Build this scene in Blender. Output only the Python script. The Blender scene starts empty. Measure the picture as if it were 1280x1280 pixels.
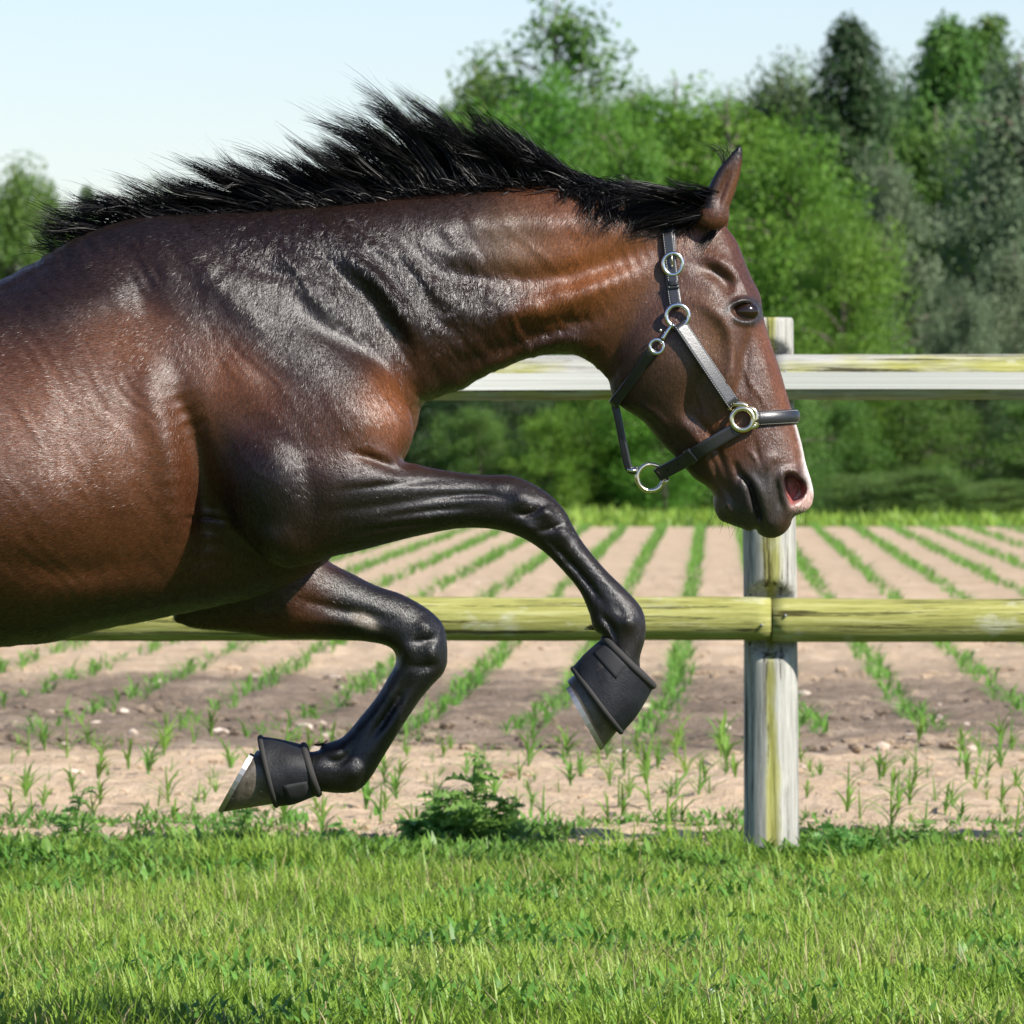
import bpy, bmesh, math, random
import numpy as np
from mathutils import Vector
from mathutils.bvhtree import BVHTree

R = math.radians
rng = np.random.default_rng(7)
random.seed(7)
sc = bpy.context.scene
col = sc.collection

# ------------------------------------------------------------------ camera
FPX = 10136.0                 # focal length in photo pixels (photo is 1280 wide)
CAMZ, HORY = 1.09, 545.0      # camera height, horizon row
PITCH = math.atan((640.0 - HORY) / FPX)
cam_d = bpy.data.cameras.new('camera')
cam = bpy.data.objects.new('camera', cam_d)
col.objects.link(cam)
cam_d.sensor_width = 36.0
cam_d.lens = FPX / 1280.0 * 36.0
cam_d.clip_start, cam_d.clip_end = 0.5, 3000.0
cam.location = (0, 0, CAMZ)
cam.rotation_euler = (math.pi / 2 - PITCH, 0, 0)
cam_d.dof.use_dof = True
cam_d.dof.focus_distance = 13.8
cam_d.dof.aperture_fstop = 24.0
sc.camera = cam
# ------------------------------------------------------------------ light
SUN_AZ, SUN_EL = 50.0, 38.0   # degrees to the right of straight-behind-the-camera, elevation
sd = Vector((math.cos(R(SUN_EL)) * math.sin(R(SUN_AZ)), -math.cos(R(SUN_EL)) * math.cos(R(SUN_AZ)), math.sin(R(SUN_EL))))
world = bpy.data.worlds.new('World'); sc.world = world; world.use_nodes = True
wn = world.node_tree
sky = wn.nodes.new('ShaderNodeTexSky'); sky.sky_type = 'NISHITA'; sky.sun_disc = False
sky.sun_elevation = R(SUN_EL); sky.sun_rotation = math.atan2(sd.x, sd.y)
sky.air_density, sky.dust_density, sky.ozone_density = 1.0, 0.2, 2.2
bg = wn.nodes['Background']; bg.inputs['Strength'].default_value = 0.078
tint = wn.nodes.new('ShaderNodeMixRGB'); tint.blend_type = 'MULTIPLY'; tint.inputs[0].default_value = 1; tint.inputs[2].default_value = (.95, .97, 1.16, 1)
wn.links.new(sky.outputs[0], tint.inputs[1]); wn.links.new(tint.outputs[0], bg.inputs['Color'])
sun_d = bpy.data.lights.new('sun', 'SUN'); sun_d.energy = 5.0; sun_d.angle = R(0.53); sun_d.color = (1.0, 0.95, 0.87)
sun = bpy.data.objects.new('sun', sun_d); col.objects.link(sun)
sun.rotation_euler = sd.to_track_quat('Z', 'Y').to_euler(); sun.location = (8, -6, 20)
sc.view_settings.view_transform = 'Standard'; sc.view_settings.look = 'None'
sc.view_settings.exposure = 0.72; sc.view_settings.gamma = 1.0; sc.view_settings.use_curve_mapping = False
sc.cycles.max_bounces = 8; sc.cycles.transparent_max_bounces = 8

# ------------------------------------------------------------------ helpers
_cp, _sp = math.cos(PITCH), math.sin(PITCH)
def P(px, py, D):
    """world point on the plane Y = D seen at photo pixel (px, py)"""
    px, py = np.asarray(px, float), np.asarray(py, float)
    dx = px - 640.0; up = 640.0 - py
    dy = FPX * _cp + up * _sp; dz = -FPX * _sp + up * _cp
    t = D / dy
    return np.stack([dx * t, np.broadcast_to(D, dx.shape).astype(float), CAMZ + dz * t], -1)
def ground_depth(py): return CAMZ * FPX / (py - HORY)

def build(name, V, F, mat, parent=None, smooth=True, attrs=None):
    """mesh object from a vertex array and a list of face arrays (n,3) / (n,4)"""
    if not isinstance(F, list): F = [F]
    me = bpy.data.meshes.new(name)
    V = np.asarray(V, np.float32)
    me.vertices.add(len(V)); me.vertices.foreach_set('co', V.ravel())
    idx = np.concatenate([np.asarray(f, np.int32).ravel() for f in F])
    tot = np.concatenate([np.full(len(f), f.shape[1], np.int32) for f in map(np.asarray, F)])
    start = np.concatenate([[0], np.cumsum(tot)[:-1]]).astype(np.int32)
    me.loops.add(len(idx)); me.loops.foreach_set('vertex_index', idx)
    me.polygons.add(len(tot)); me.polygons.foreach_set('loop_start', start)
    me.polygons.foreach_set('use_smooth', np.full(len(tot), smooth))
    if attrs:
        for k, a in attrs.items():
            a = np.asarray(a, np.float32)
            if a.ndim == 2:
                at = me.attributes.new(k, 'FLOAT_COLOR', 'POINT')
                at.data.foreach_set('color', np.concatenate([a, np.ones((len(a), 1), np.float32)], 1).ravel())
            else:
                at = me.attributes.new(k, 'FLOAT', 'POINT'); at.data.foreach_set('value', a)
    me.update(calc_edges=True); me.validate()
    if mat: me.materials.append(mat)
    o = bpy.data.objects.new(name, me); col.objects.link(o)
    if parent: o.parent = parent
    return o
def tag(o, label=None, cat=None, group=None, kind=None):
    for k, v in (('label', label), ('category', cat), ('group', group), ('kind', kind)):
        if v: o[k] = v
    return o
def empty(name, loc=(0, 0, 0)):
    o = bpy.data.objects.new(name, None); col.objects.link(o); o.location = loc
    o.empty_display_size = 0.2
    return o
def keep(o, parent):          # parent without moving
    o.parent = parent
    o.matrix_parent_inverse = parent.matrix_basis.inverted()
    return o

class Acc:
    def __init__(s): s.V, s.T, s.Q, s.n = [], [], [], 0
    def add(s, V, T=None, Q=None):
        V = np.asarray(V, float)
        if T is not None and len(T): s.T.append(np.asarray(T, int) + s.n)
        if Q is not None and len(Q): s.Q.append(np.asarray(Q, int) + s.n)
        s.V.append(V); s.n += len(V)
    def build(s, name, mat, parent=None, smooth=True, attrs=None):
        F = []
        if s.T: F.append(np.concatenate(s.T))
        if s.Q: F.append(np.concatenate(s.Q))
        return build(name, np.concatenate(s.V), F, mat, parent, smooth, attrs)

def frames(path, up=None):
    path = np.asarray(path, float)
    t = np.gradient(path, axis=0); t /= np.linalg.norm(t, axis=1)[:, None] + 1e-12
    if up is None: up = np.array([0.0, 0.0, 1.0]) if abs(t[:, 2]).mean() < 0.8 else np.array([1.0, 0, 0])
    up = np.broadcast_to(up, path.shape)
    a = np.cross(t, up); a /= np.linalg.norm(a, axis=1)[:, None] + 1e-12
    b = np.cross(a, t)
    return t, a, b
def loft(sections, closed=False, caps=True):
    """sections: (n, m, 3) rings -> V, T, Q"""
    S = np.asarray(sections, float); n, m = S.shape[:2]
    i, j = np.meshgrid(np.arange(n if closed else n - 1), np.arange(m), indexing='ij')
    a = i * m + j; b = i * m + (j + 1) % m; i2 = (i + 1) % n
    c = i2 * m + (j + 1) % m; d = i2 * m + j
    Q = np.stack([a, b, c, d], -1).reshape(-1, 4)
    V = S.reshape(-1, 3); T = []
    if caps and not closed:
        V = np.concatenate([V, S[0].mean(0)[None], S[-1].mean(0)[None]])
        k = np.arange(m)
        T = np.concatenate([np.stack([np.full(m, n * m), (k + 1) % m, k], -1),
                            np.stack([np.full(m, n * m + 1), (n - 1) * m + k, (n - 1) * m + (k + 1) % m], -1)])
    return V, T, Q
def tube(path, rad, m=10, closed=False, up=None):
    path = np.asarray(path, float); rad = np.broadcast_to(rad, (len(path),))
    if closed:
        ext = np.concatenate([path[-1:], path, path[:1]])
        if up is not None and np.ndim(up) == 2: up = np.concatenate([up[-1:], up, up[:1]])
        t, a, b = frames(ext, up); a, b = a[1:-1], b[1:-1]
    else: t, a, b = frames(path, up)
    th = np.linspace(0, 2 * np.pi, m, endpoint=False)
    S = path[:, None] + rad[:, None, None] * (np.cos(th)[None, :, None] * a[:, None] + np.sin(th)[None, :, None] * b[:, None])
    return loft(S, closed)
def spline(pts, n):
    """Catmull-Rom through pts, n samples"""
    p = np.asarray(pts, float); q = np.concatenate([2 * p[:1] - p[1:2], p, 2 * p[-1:] - p[-2:-1]])
    u = np.linspace(0, len(p) - 1 - 1e-9, n); i = u.astype(int); f = (u - i)[:, None]
    a, b, c, d = q[i], q[i + 1], q[i + 2], q[i + 3]
    return .5 * (2 * b + (c - a) * f + (2 * a - 5 * b + 4 * c - d) * f ** 2 + (3 * b - a - 3 * c + d) * f ** 3)

# ---- node material helper
def mat(name, color=(.5, .5, .5), rough=.6, metal=0.0, spec=.5):
    m = bpy.data.materials.new(name); m.use_nodes = True
    b = m.node_tree.nodes['Principled BSDF']
    b.inputs['Base Color'].default_value = (*color, 1); b.inputs['Roughness'].default_value = rough
    b.inputs['Metallic'].default_value = metal; b.inputs['Specular IOR Level'].default_value = spec
    return m, m.node_tree, b
def node(nt, kind, **kw):
    n = nt.nodes.new('ShaderNode' + kind)
    for k, v in kw.items():
        if k in n.inputs: n.inputs[k].default_value = v
        else: setattr(n, k, v)
    return n
def ramp(nt, fac, stops, interp='LINEAR'):
    r = nt.nodes.new('ShaderNodeValToRGB'); cr = r.color_ramp; cr.interpolation = interp
    while len(cr.elements) < len(stops): cr.elements.new(0.5)
    for e, (p, c) in zip(cr.elements, stops): e.position = p; e.color = (*c, 1) if len(c) == 3 else c
    nt.links.new(fac, r.inputs[0]); return r.outputs[0]
def noise(nt, scale, detail=4, rough=.55, vec=None, dist=0.0):
    n = node(nt, 'TexNoise'); n.inputs['Scale'].default_value = scale; n.inputs['Detail'].default_value = detail
    n.inputs['Roughness'].default_value = rough; n.inputs['Distortion'].default_value = dist
    if vec is not None: nt.links.new(vec, n.inputs['Vector'])
    return n.outputs['Fac']
def mapping(nt, src, scale=(1, 1, 1), rot=(0, 0, 0), loc=(0, 0, 0)):
    m = node(nt, 'Mapping'); m.inputs['Scale'].default_value = scale; m.inputs['Rotation'].default_value = rot
    m.inputs['Location'].default_value = loc
    nt.links.new(src, m.inputs['Vector']); return m.outputs[0]
def mix(nt, fac, a, b, mode='MIX'):
    m = node(nt, 'MixRGB'); m.blend_type = mode
    for s, v in ((m.inputs[0], fac), (m.inputs[1], a), (m.inputs[2], b)):
        if isinstance(v, (int, float)): s.default_value = v
        elif isinstance(v, tuple): s.default_value = (*v, 1)
        else: nt.links.new(v, s)
    return m.outputs[0]
def bump(nt, bsdf, height, strength=.5, dist=.01, prev=None):
    b = node(nt, 'Bump'); b.inputs['Strength'].default_value = strength; b.inputs['Distance'].default_value = dist
    nt.links.new(height, b.inputs['Height'])
    if prev is not None: nt.links.new(prev, b.inputs['Normal'])
    if bsdf is not None: nt.links.new(b.outputs[0], bsdf.inputs['Normal'])
    return b.outputs[0]
def coords(nt, kind='Object'): return node(nt, 'TexCoord').outputs[kind]
def geo_pos(nt): return node(nt, 'NewGeometry').outputs['Position']
def math_node(nt, op, a, b=None):
    m = node(nt, 'Math'); m.operation = op
    for s, v in ((m.inputs[0], a), (m.inputs[1], b)):
        if v is None: continue
        if isinstance(v, (int, float)): s.default_value = v
        else: nt.links.new(v, s)
    return m.outputs[0]
# ================================================================== GROUND
FY = 20.68                    # fence line
EDGE = 21.3                  # where the pasture ends and the ploughed field begins
FIELD_END = ground_depth(660)
def leafmat(name, c1, c2, c3, rough=.5, trans=.35, nscale=6.0, spec=.4):
    m, nt, b = mat(name, c1, rough, spec=spec)
    pos = geo_pos(nt)
    n1 = noise(nt, nscale, 3, .6, pos); n2 = noise(nt, nscale * 9, 2, .6, pos)
    c = ramp(nt, n1, [(.3, c1), (.52, c2), (.72, c3)])
    oi = node(nt, 'ObjectInfo').outputs['Random']
    hv = node(nt, 'HueSaturation'); nt.links.new(c, hv.inputs['Color'])
    v = math_node(nt, 'ADD', math_node(nt, 'MULTIPLY', n2, .7), .62); nt.links.new(v, hv.inputs['Value'])
    h = math_node(nt, 'ADD', math_node(nt, 'MULTIPLY', oi, .03), .485); nt.links.new(h, hv.inputs['Hue'])
    nt.links.new(hv.outputs[0], b.inputs['Base Color'])
    tr = node(nt, 'BsdfTranslucent'); nt.links.new(hv.outputs[0], tr.inputs['Color'])
    ms = node(nt, 'MixShader'); ms.inputs[0].default_value = trans
    nt.links.new(b.outputs[0], ms.inputs[1]); nt.links.new(tr.outputs[0], ms.inputs[2])
    nt.links.new(ms.outputs[0], nt.nodes['Material Output'].inputs['Surface'])
    return m
M_grass = leafmat('grass_blades', (.18, .29, .032), (.30, .43, .055), (.42, .47, .13), .45, .4, 1.3)
M_straw = leafmat('dry_grass', (.30, .25, .10), (.38, .33, .15), (.45, .40, .22), .6, .3, 5)
M_clover = leafmat('low_weeds', (.09, .20, .028), (.14, .28, .042), (.21, .36, .065), .45, .35, 3)
M_maize = leafmat('maize_leaf', (.14, .28, .04), (.20, .37, .06), (.28, .45, .09), .42, .45, 3)
M_thistle = leafmat('thistle_leaf', (.14, .30, .07), (.21, .40, .095), (.29, .48, .13), .45, .55, 6)

m, nt, b = mat('pasture_soil', (.1, .1, .04), .95, spec=.1)
pos = geo_pos(nt)
nt.links.new(ramp(nt, noise(nt, 5, 5, .6, pos), [(.35, (.045, .075, .014)), (.55, (.08, .12, .022)), (.75, (.13, .12, .05))]), b.inputs['Base Color'])
bump(nt, b, noise(nt, 40, 5, .6, pos), .7, .03)
M_pasture = m
m, nt, b = mat('far_meadow', (.1, .17, .03), .9, spec=.1)
pos = geo_pos(nt)
nt.links.new(ramp(nt, noise(nt, .6, 5, .6, pos), [(.3, (.09, .17, .028)), (.55, (.14, .23, .04)), (.75, (.19, .25, .07))]), b.inputs['Base Color'])
bump(nt, b, noise(nt, 9, 5, .7, pos), 1, .2)
M_meadow = m
m, nt, b = mat('field_soil', (.4, .28, .2), .95, spec=.15)
pos = geo_pos(nt)
sx = node(nt, 'SeparateXYZ'); nt.links.new(pos, sx.inputs[0])
light = ramp(nt, noise(nt, 3.0, 6, .65, pos), [(.3, (.46, .335, .215)), (.5, (.57, .425, .285)), (.72, (.66, .51, .36))])
dark = ramp(nt, noise(nt, 2.2, 7, .7, mapping(nt, pos, (1, .5, 1))), [(.3, (.15, .112, .08)), (.52, (.25, .19, .138)), (.75, (.46, .36, .26))])
# a band of freshly turned, moister earth where the crop rows end
w1 = noise(nt, .55, 4, .6, mapping(nt, pos, (1, .6, 1)))
yy = math_node(nt, 'ADD', sx.outputs[1], math_node(nt, 'MULTIPLY', math_node(nt, 'SUBTRACT', w1, .5), 11))
band = ramp(nt, math_node(nt, 'DIVIDE', math_node(nt, 'SUBTRACT', yy, 20), 30), [(.21, (0, 0, 0)), (.27, (1, 1, 1)), (.46, (1, 1, 1)), (.60, (0, 0, 0))])
nt.links.new(mix(nt, band, light, dark), b.inputs['Base Color'])
hb = bump(nt, None, noise(nt, 14, 6, .7, pos), .9, .05)
bump(nt, b, noise(nt, 60, 4, .6, pos), .6, .012, hb)
M_soil = m

def vnoise(x, y, seed=0):     # cheap smooth value noise
    r = np.random.default_rng(seed); T = r.random((256, 256))
    xi, yi = np.floor(x).astype(int), np.floor(y).astype(int); fx, fy = x - xi, y - yi
    fx, fy = fx * fx * (3 - 2 * fx), fy * fy * (3 - 2 * fy)
    g = lambda a, c: T[a % 256, c % 256]
    return (g(xi, yi) * (1 - fx) + g(xi + 1, yi) * fx) * (1 - fy) + (g(xi, yi + 1) * (1 - fx) + g(xi + 1, yi + 1) * fx) * fy
def sheet(name, xs, ys, zf, m, kind='structure'):
    X, Y = np.meshgrid(xs, ys, indexing='ij'); Z = zf(X, Y)
    V = np.stack([X, Y, Z], -1).reshape(-1, 3); nx, ny = X.shape
    i, j = np.meshgrid(np.arange(nx - 1), np.arange(ny - 1), indexing='ij'); a = (i * ny + j).ravel()
    return tag(build(name, V, np.stack([a, a + ny, a + ny + 1, a + 1], -1), m), kind=kind)
def soil_z(X, Y):
    n = (vnoise(X * 9, Y * 9, 1) - .5) * .035 + (vnoise(X * 24, Y * 24, 2) - .5) * .022 + (vnoise(X * 2, Y * 2, 3) - .5) * .05
    rough = np.clip((Y - 26.5) / 2, .7, 1) * np.clip((75 - Y) / 20, .3, 1)
    e = np.minimum(np.clip((Y - EDGE) / .4, 0, 1), np.clip((FIELD_END - Y) / 1.0, 0, 1))
    return .006 + e * (n * rough + .02) - .08 * np.clip((EDGE + .02 - Y) / .2, 0, 1)
sheet('ground', np.linspace(-900, 900, 3), np.array([-300, 0, 300, 1500.]), lambda X, Y: X * 0 - .02, M_meadow)
sheet('pasture', np.linspace(-9, 9, 121), np.linspace(2, EDGE + .3, 141), lambda X, Y: (vnoise(X * 3, Y * 3, 4) - .5) * .03 - .004 - .08 * np.clip((Y - EDGE - .08) / .2, 0, 1), M_pasture)
ys = np.concatenate([np.linspace(EDGE - .3, 36, 340), np.linspace(36.1, 60, 120), np.linspace(60.4, FIELD_END, 50)])
sheet('field', np.concatenate([np.linspace(-14, -2.65, 30), np.linspace(-2.6, 2.6, 150), np.linspace(2.65, 14, 30)]), ys, soil_z, M_soil)

# ---- generic leaf blades: arcs of 3 segments, all in one array
def blades(base, az, length, lean, width, droop, seg=3):
    n = len(base); s = np.linspace(0, 1, seg + 1)[None, :]
    hor = lean[:, None] * s + droop[:, None] * s ** 2.2
    ver = s * np.sqrt(np.clip(1 - (lean[:, None]) ** 2 * .7, .05, 1)) - droop[:, None] * .55 * s ** 2.6
    d = np.stack([np.cos(az), np.sin(az)], -1); side = np.stack([-np.sin(az), np.cos(az)], -1)
    C = np.empty((n, seg + 1, 3))
    C[..., :2] = base[:, None, :2] + d[:, None] * (hor * length[:, None])[..., None]
    C[..., 2] = base[:, None, 2] + ver * length[:, None]
    w = width[:, None] * np.array([.75, 1.0, .75, .05] if seg == 3 else [.8, .9, .06])[None, :] * .5
    off = np.zeros((n, seg + 1, 3)); off[..., :2] = side[:, None] * w[..., None]
    V = np.stack([C - off, C + off], 2).reshape(-1, 3)
    k = (seg + 1) * 2
    q = np.concatenate([np.array([[2 * i, 2 * i + 1, 2 * i + 3, 2 * i + 2]]) for i in range(seg)])
    Q = (np.arange(n)[:, None, None] * k + q[None]).reshape(-1, 4)
    return V, Q
U = rng.uniform
def grass(name, n, xr, yr, lr, wr, m, clump=0.0, edge=None, label='', cat='grass'):
    x, y = U(*xr, n), U(*yr, n)
    if clump:
        d = vnoise(x * 2.3, y * 2.3, 11) * .6 + vnoise(x * 7, y * 7, 12) * .4
        kp = rng.random(n) < np.clip((d - .5 + clump) * 3, .12, 1); x, y = x[kp], y[kp]; n = len(x)
    L = U(*lr, n) * (.6 + .8 * vnoise(x * 4, y * 4, 13))
    if edge is not None: L *= edge(x, y)
    V, Q = blades(np.stack([x, y, np.full(n, -.005)], -1), U(0, 6.283, n), L, U(.05, .75, n), U(*wr, n), U(0, .55, n), 2)
    return tag(build(name, V, Q, m, smooth=True), label, cat, kind='stuff')
edge_h = lambda x, y: (1 + 1.3 * np.exp(-((y - 20.2) / .3) ** 2) * np.clip(vnoise(x * 3.5, y * 2, 14) * 2 - .7, 0, 1)) * np.clip((EDGE + .25 - y + .8 * (vnoise(x * 2.6, y * 0 + 5, 15) - .6)) / .35, .05, 1) * np.interp(y, [20.2, 20.9], [1, .5])
grass('grass', 118000, (-1.75, 1.75), (14.7, EDGE + .3), (.03, .085), (.0028, .0055), M_grass, .42, edge_h, 'short bright green pasture grass in front of the fence')
grass('grass', 40000, (-6, 6), (9, EDGE + .3), (.04, .09), (.004, .007), M_grass, .5, edge_h, 'short bright green pasture grass around the fence')
grass('dry_grass', 17000, (-2.2, 2.2), (14.6, EDGE), (.04, .11), (.002, .004), M_straw, .15, None, 'scattered dry yellow grass blades in the pasture')
# broad low weeds along the fence foot
def rosette(name, n, xr, yr, m, lr, wr, label):
    x, y = U(*xr, n), U(*yr, n); d = vnoise(x * 2.6, y * 4, 21); kp = rng.random(n) < np.clip((d - .42) * 5, .04, 1); x, y = x[kp], y[kp]; n = len(x)
    V, Q = blades(np.stack([x, y, U(0, .07, n) * vnoise(x * 3, y * 3, 22)], -1), U(0, 6.283, n), U(*lr, n), U(.4, .95, n), U(*wr, n), U(0, .5, n), 2)
    return tag(build(name, V, Q, m), label, 'weeds', kind='stuff')
rosette('low_weeds', 34000, (-2.4, 2.4), (19.9, EDGE + .3), M_clover, (.02, .06), (.008, .018), 'dark green broad-leaved weeds along the foot of the fence')
rosette('low_weeds', 30000, (-1.8, 1.8), (14.7, 20.6), M_clover, (.015, .045), (.006, .013), 'small broad-leaved weeds growing among the pasture grass')
rosette('low_weeds', 16000, (-2.6, 2.6), (EDGE + .1, EDGE + 1.1), M_clover, (.015, .05), (.005, .012), 'sparse low weeds creeping from the pasture onto the bare field soil')
# ragged tufts where mower and plough both miss
tx, ty, tl = [], [], []
for k in range(95):
    x0, y0, n0, l0 = U(-2.6, 2.6), U(20.2, 21.5), int(U(25, 85)), U(.03, .12) * U(.4, 1)
    tx.append(x0 + rng.normal(0, .05, n0)); ty.append(y0 + rng.normal(0, .05, n0)); tl.append(l0 * U(.5, 1.2, n0))
tx, ty, tl = map(np.concatenate, (tx, ty, tl)); n = len(tx)
V, Q = blades(np.stack([tx, ty, np.full(n, -.01)], -1), U(0, 6.283, n), tl, U(.05, .7, n), U(.004, .010, n), U(0, .7, n))
tag(build('grass_tufts', V, Q, M_clover), 'uneven taller grass tufts along the field edge under the fence', 'grass', kind='stuff')
# white clover heads and pale bits
a = Acc()
for _ in range(6):
    x, y, r, z = U(-1.5, 1.5), U(14.9, 18.5), U(.004, .008), U(.02, .05)
    th = np.linspace(0, 2 * np.pi, 7, endpoint=False); ph = np.array([.15, .9, 1.7, 2.6])
    S = np.stack([np.stack([np.cos(th) * np.sin(p) * r + x, np.sin(th) * np.sin(p) * r + y, np.full(7, z + r * math.cos(p))], -1) for p in ph])
    a.add(*loft(S))
tag(a.build('clover_flowers', mat('clover_white', (.72, .68, .62), .8)[0]), 'tiny pale clover flowers scattered in the grass', 'flowers', kind='stuff')
# ---- stones and clods on the field
a = Acc(); aw = Acc()
ico = bmesh.new(); bmesh.ops.create_icosphere(ico, subdivisions=1, radius=1)
IV = np.array([v.co[:] for v in ico.verts]); IT = np.array([[v.index for v in f.verts] for f in ico.faces]); ico.free()
for k in range(3200):
    y = EDGE + .2 + 40 * U(0, 1) ** 1.8 if k % 3 else U(27.5, 36); x = U(-1, 1) * y * .075
    s = U(.006, .022) * (1.25 if 27 < y < 37 else .7)
    V = IV * (1 + U(-.3, .3, (len(IV), 1))) * np.array([U(.8, 1.7), U(.8, 1.4), U(.45, .8)]) * s
    (aw if k % 14 == 0 else a).add(V + [x, y, .025 + s * .2], IT)
tag(a.build('soil_clods', M_soil, smooth=False), 'crumbled earth clods lying on the ploughed field', 'clods', kind='stuff')
m, nt, b = mat('pale_stone', (.55, .45, .36), .85)
nt.links.new(ramp(nt, noise(nt, 8, 3, .6, geo_pos(nt)), [(.3, (.36, .27, .2)), (.7, (.66, .56, .46))]), b.inputs['Base Color'])
tag(aw.build('field_stones', m, smooth=False), 'small pale stones scattered on the ploughed field', 'stones', kind='stuff')

# ---- maize seedlings
def seedling(r, h=.104, n=6, seg=3):
    az0 = r.uniform(0, 6.28); az = az0 + np.arange(n) * math.pi + r.uniform(-.5, .5, n)
    z = np.linspace(.015, .07, n) * h / .17
    base = np.stack([np.zeros(n), np.zeros(n), z], -1)
    V, Q = blades(base, az, h * r.uniform(.65, 1.15, n), r.uniform(.25, .6, n), h * r.uniform(.07, .105, n), r.uniform(.4, 1.15, n), seg)
    if seg == 2: return V, Q
    s = 5; th = np.linspace(0, 6.283, 5, endpoint=False)
    S = np.stack([np.stack([np.cos(th) * q, np.sin(th) * q, np.full(5, zz)], -1) for zz, q in ((-.02, .004), (.05, .0035), (.1, .0015))])
    SV, ST, SQ = loft(S, caps=False)
    return np.concatenate([V, SV]), np.concatenate([Q, SQ + len(V)])
SM = [seedling(np.random.default_rng(50 + k)) for k in range(9)]
SME = []
for V, Q in SM:
    o = build('maize_seedling', V, Q, M_maize); SME.append(o.data); bpy.data.objects.remove(o)
acc = Acc(); nind = 0
for row, y0 in enumerate(np.arange(21.75, 28.6, .46)):
    for x0 in np.arange(-5.5, 5.5, .135):
        if rng.random() < .2 + .35 * (vnoise(np.array(x0 * 1.4 + 30), np.array(y0 * 1.1), 61) > .62): continue
        x, y = x0 + U(-.05, .05), y0 + U(-.06, .06) + .05 * math.sin(x0 * 1.3 + row)
        s = U(.4, 1.2); k = int(rng.integers(9)); rz = U(0, 6.283); z = float(soil_z(np.array(x), np.array(y))) - .006
        if abs(x) < y * .0645 and nind < 290:
            o = bpy.data.objects.new('maize_seedling', SME[k]); col.objects.link(o); o.location = (x, y, z); o.rotation_euler = (U(-.12, .12), U(-.12, .12), rz); o.scale = (s, s, s)
            tag(o, 'young maize seedling with arching leaves on the pale soil behind the fence', 'seedling', 'maize seedlings on the headland'); nind += 1
        else:
            V, Q = SM[k]; c, sn = math.cos(rz) * s, math.sin(rz) * s
            acc.add(np.stack([V[:, 0] * c - V[:, 1] * sn + x, V[:, 0] * sn + V[:, 1] * c + y, V[:, 2] * s + z], -1), Q=Q)
# long rows running away from the fence
def row_x(D, n): return .916 + (D - 42.8) * .02496 + n * .437
S2 = [seedling(np.random.default_rng(80 + k), .085, 5, 2) for k in range(6)]
for n in range(-26, 22):
    D = 28.6 + (U(-.5, .5))
    while D < FIELD_END - 1:
        x = row_x(D, n) - .5 * max(0, (33 - D) / 5) ** 2 * (-.2 if n > 0 else .25)
        if abs(x) < D * .075 + .5 and rng.random() < .95 - .55 * (vnoise(np.array(x * 1.5 + 60), np.array(D * .5), 62) > .68):
            V, Q = S2[int(rng.integers(6))]; rz, s = U(0, 6.283), U(.75, 1.2) * (1 if D < 60 else 1.15); c, sn = math.cos(rz) * s, math.sin(rz) * s
            acc.add(np.stack([V[:, 0] * c - V[:, 1] * sn + x + U(-.05, .05), V[:, 0] * sn + V[:, 1] * c + D, V[:, 2] * s + .015], -1), Q=Q)
        D += U(.06, .12) * (1 if D < 50 else 1.5)
tag(acc.build('maize_rows', M_maize), 'long green rows of young maize running away across the field', 'crop', kind='stuff')

# ---- weeds at the fence line: stem and toothed leaves in whorls
def thistle(px, py_base, hpx, spread, label, seed, dens=1.0, D=21.2):
    r = np.random.default_rng(seed); p = P(px, py_base, D); h = hpx * D / FPX
    root = empty('thistle_plant', (float(p[0]), D, 0.0)); tag(root, label, 'weed', 'weeds along the field edge')
    st = Acc(); lf = Acc()
    stems = [(0, 0, 1.0)] + [(r.uniform(-1, 1) * spread * .25, r.uniform(-.06, .06), r.uniform(.35, .7)) for _ in range(int(5 * dens))]
    for sx, sy, sh in stems:
        n = 8; t = np.linspace(0, 1, n); H = h * sh
        path = np.stack([sx * .3 + (sx * .9) * t + .012 * np.sin(t * 5 + seed), sy * (1 + t), H * t], -1); st.add(*tube(path, np.linspace(.006, .002, n), 6))
        for k in range(int(30 * dens * (.5 + sh * .6))):
            u = r.uniform(.12, 1) ** .7; c = np.array([np.interp(u, t, path[:, i]) for i in range(3)]); az = r.uniform(0, 6.283)
            L = spread * r.uniform(.13, .34) * (1.12 - .62 * u); rise = r.uniform(.05, .5) * L
            mm = 9; s = np.linspace(0, 1, mm); d = np.array([math.cos(az), math.sin(az)]); sd_ = np.array([-d[1], d[0]])
            ax = np.zeros((mm, 3)); ax[:, :2] = c[:2] + d * (s * L)[:, None]; ax[:, 2] = c[2] + rise * s * (1.5 - s) - .12 * L * s ** 3
            w = L * .19 * (np.sin(np.pi * (s * .86 + .1))) * np.where(np.arange(mm) % 2, 1.35, .5)
            curl = np.where(np.arange(mm) % 2, .3, -.1) * w
            rl = r.uniform(-1.1, 1.1); off = np.zeros((mm, 3)); off[:, :2] = sd_ * (w * math.cos(rl))[:, None]; off[:, 2] = w * math.sin(rl)
            off2 = -off; off[:, 2] += curl; off2[:, 2] += curl
            V = np.concatenate([ax, ax + off, ax + off2]); k_ = np.arange(mm - 1)
            Q = np.concatenate([np.stack([k_, k_ + 1, k_ + 1 + mm, k_ + mm], -1), np.stack([k_, k_ + 2 * mm, k_ + 1 + 2 * mm, k_ + 1], -1)])
            lf.add(V, Q=Q)
    st.build('stem', M_thistle, root); lf.build('leaves', M_thistle, root)
    return root
thistle(598, 1068, 122, .36, 'tall bushy thistle with layered toothed leaves beside the field', 1, 1.5)
thistle(545, 1072, 62, .28, 'low leafy weed at the foot of the tall thistle', 11, 1.2)
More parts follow.
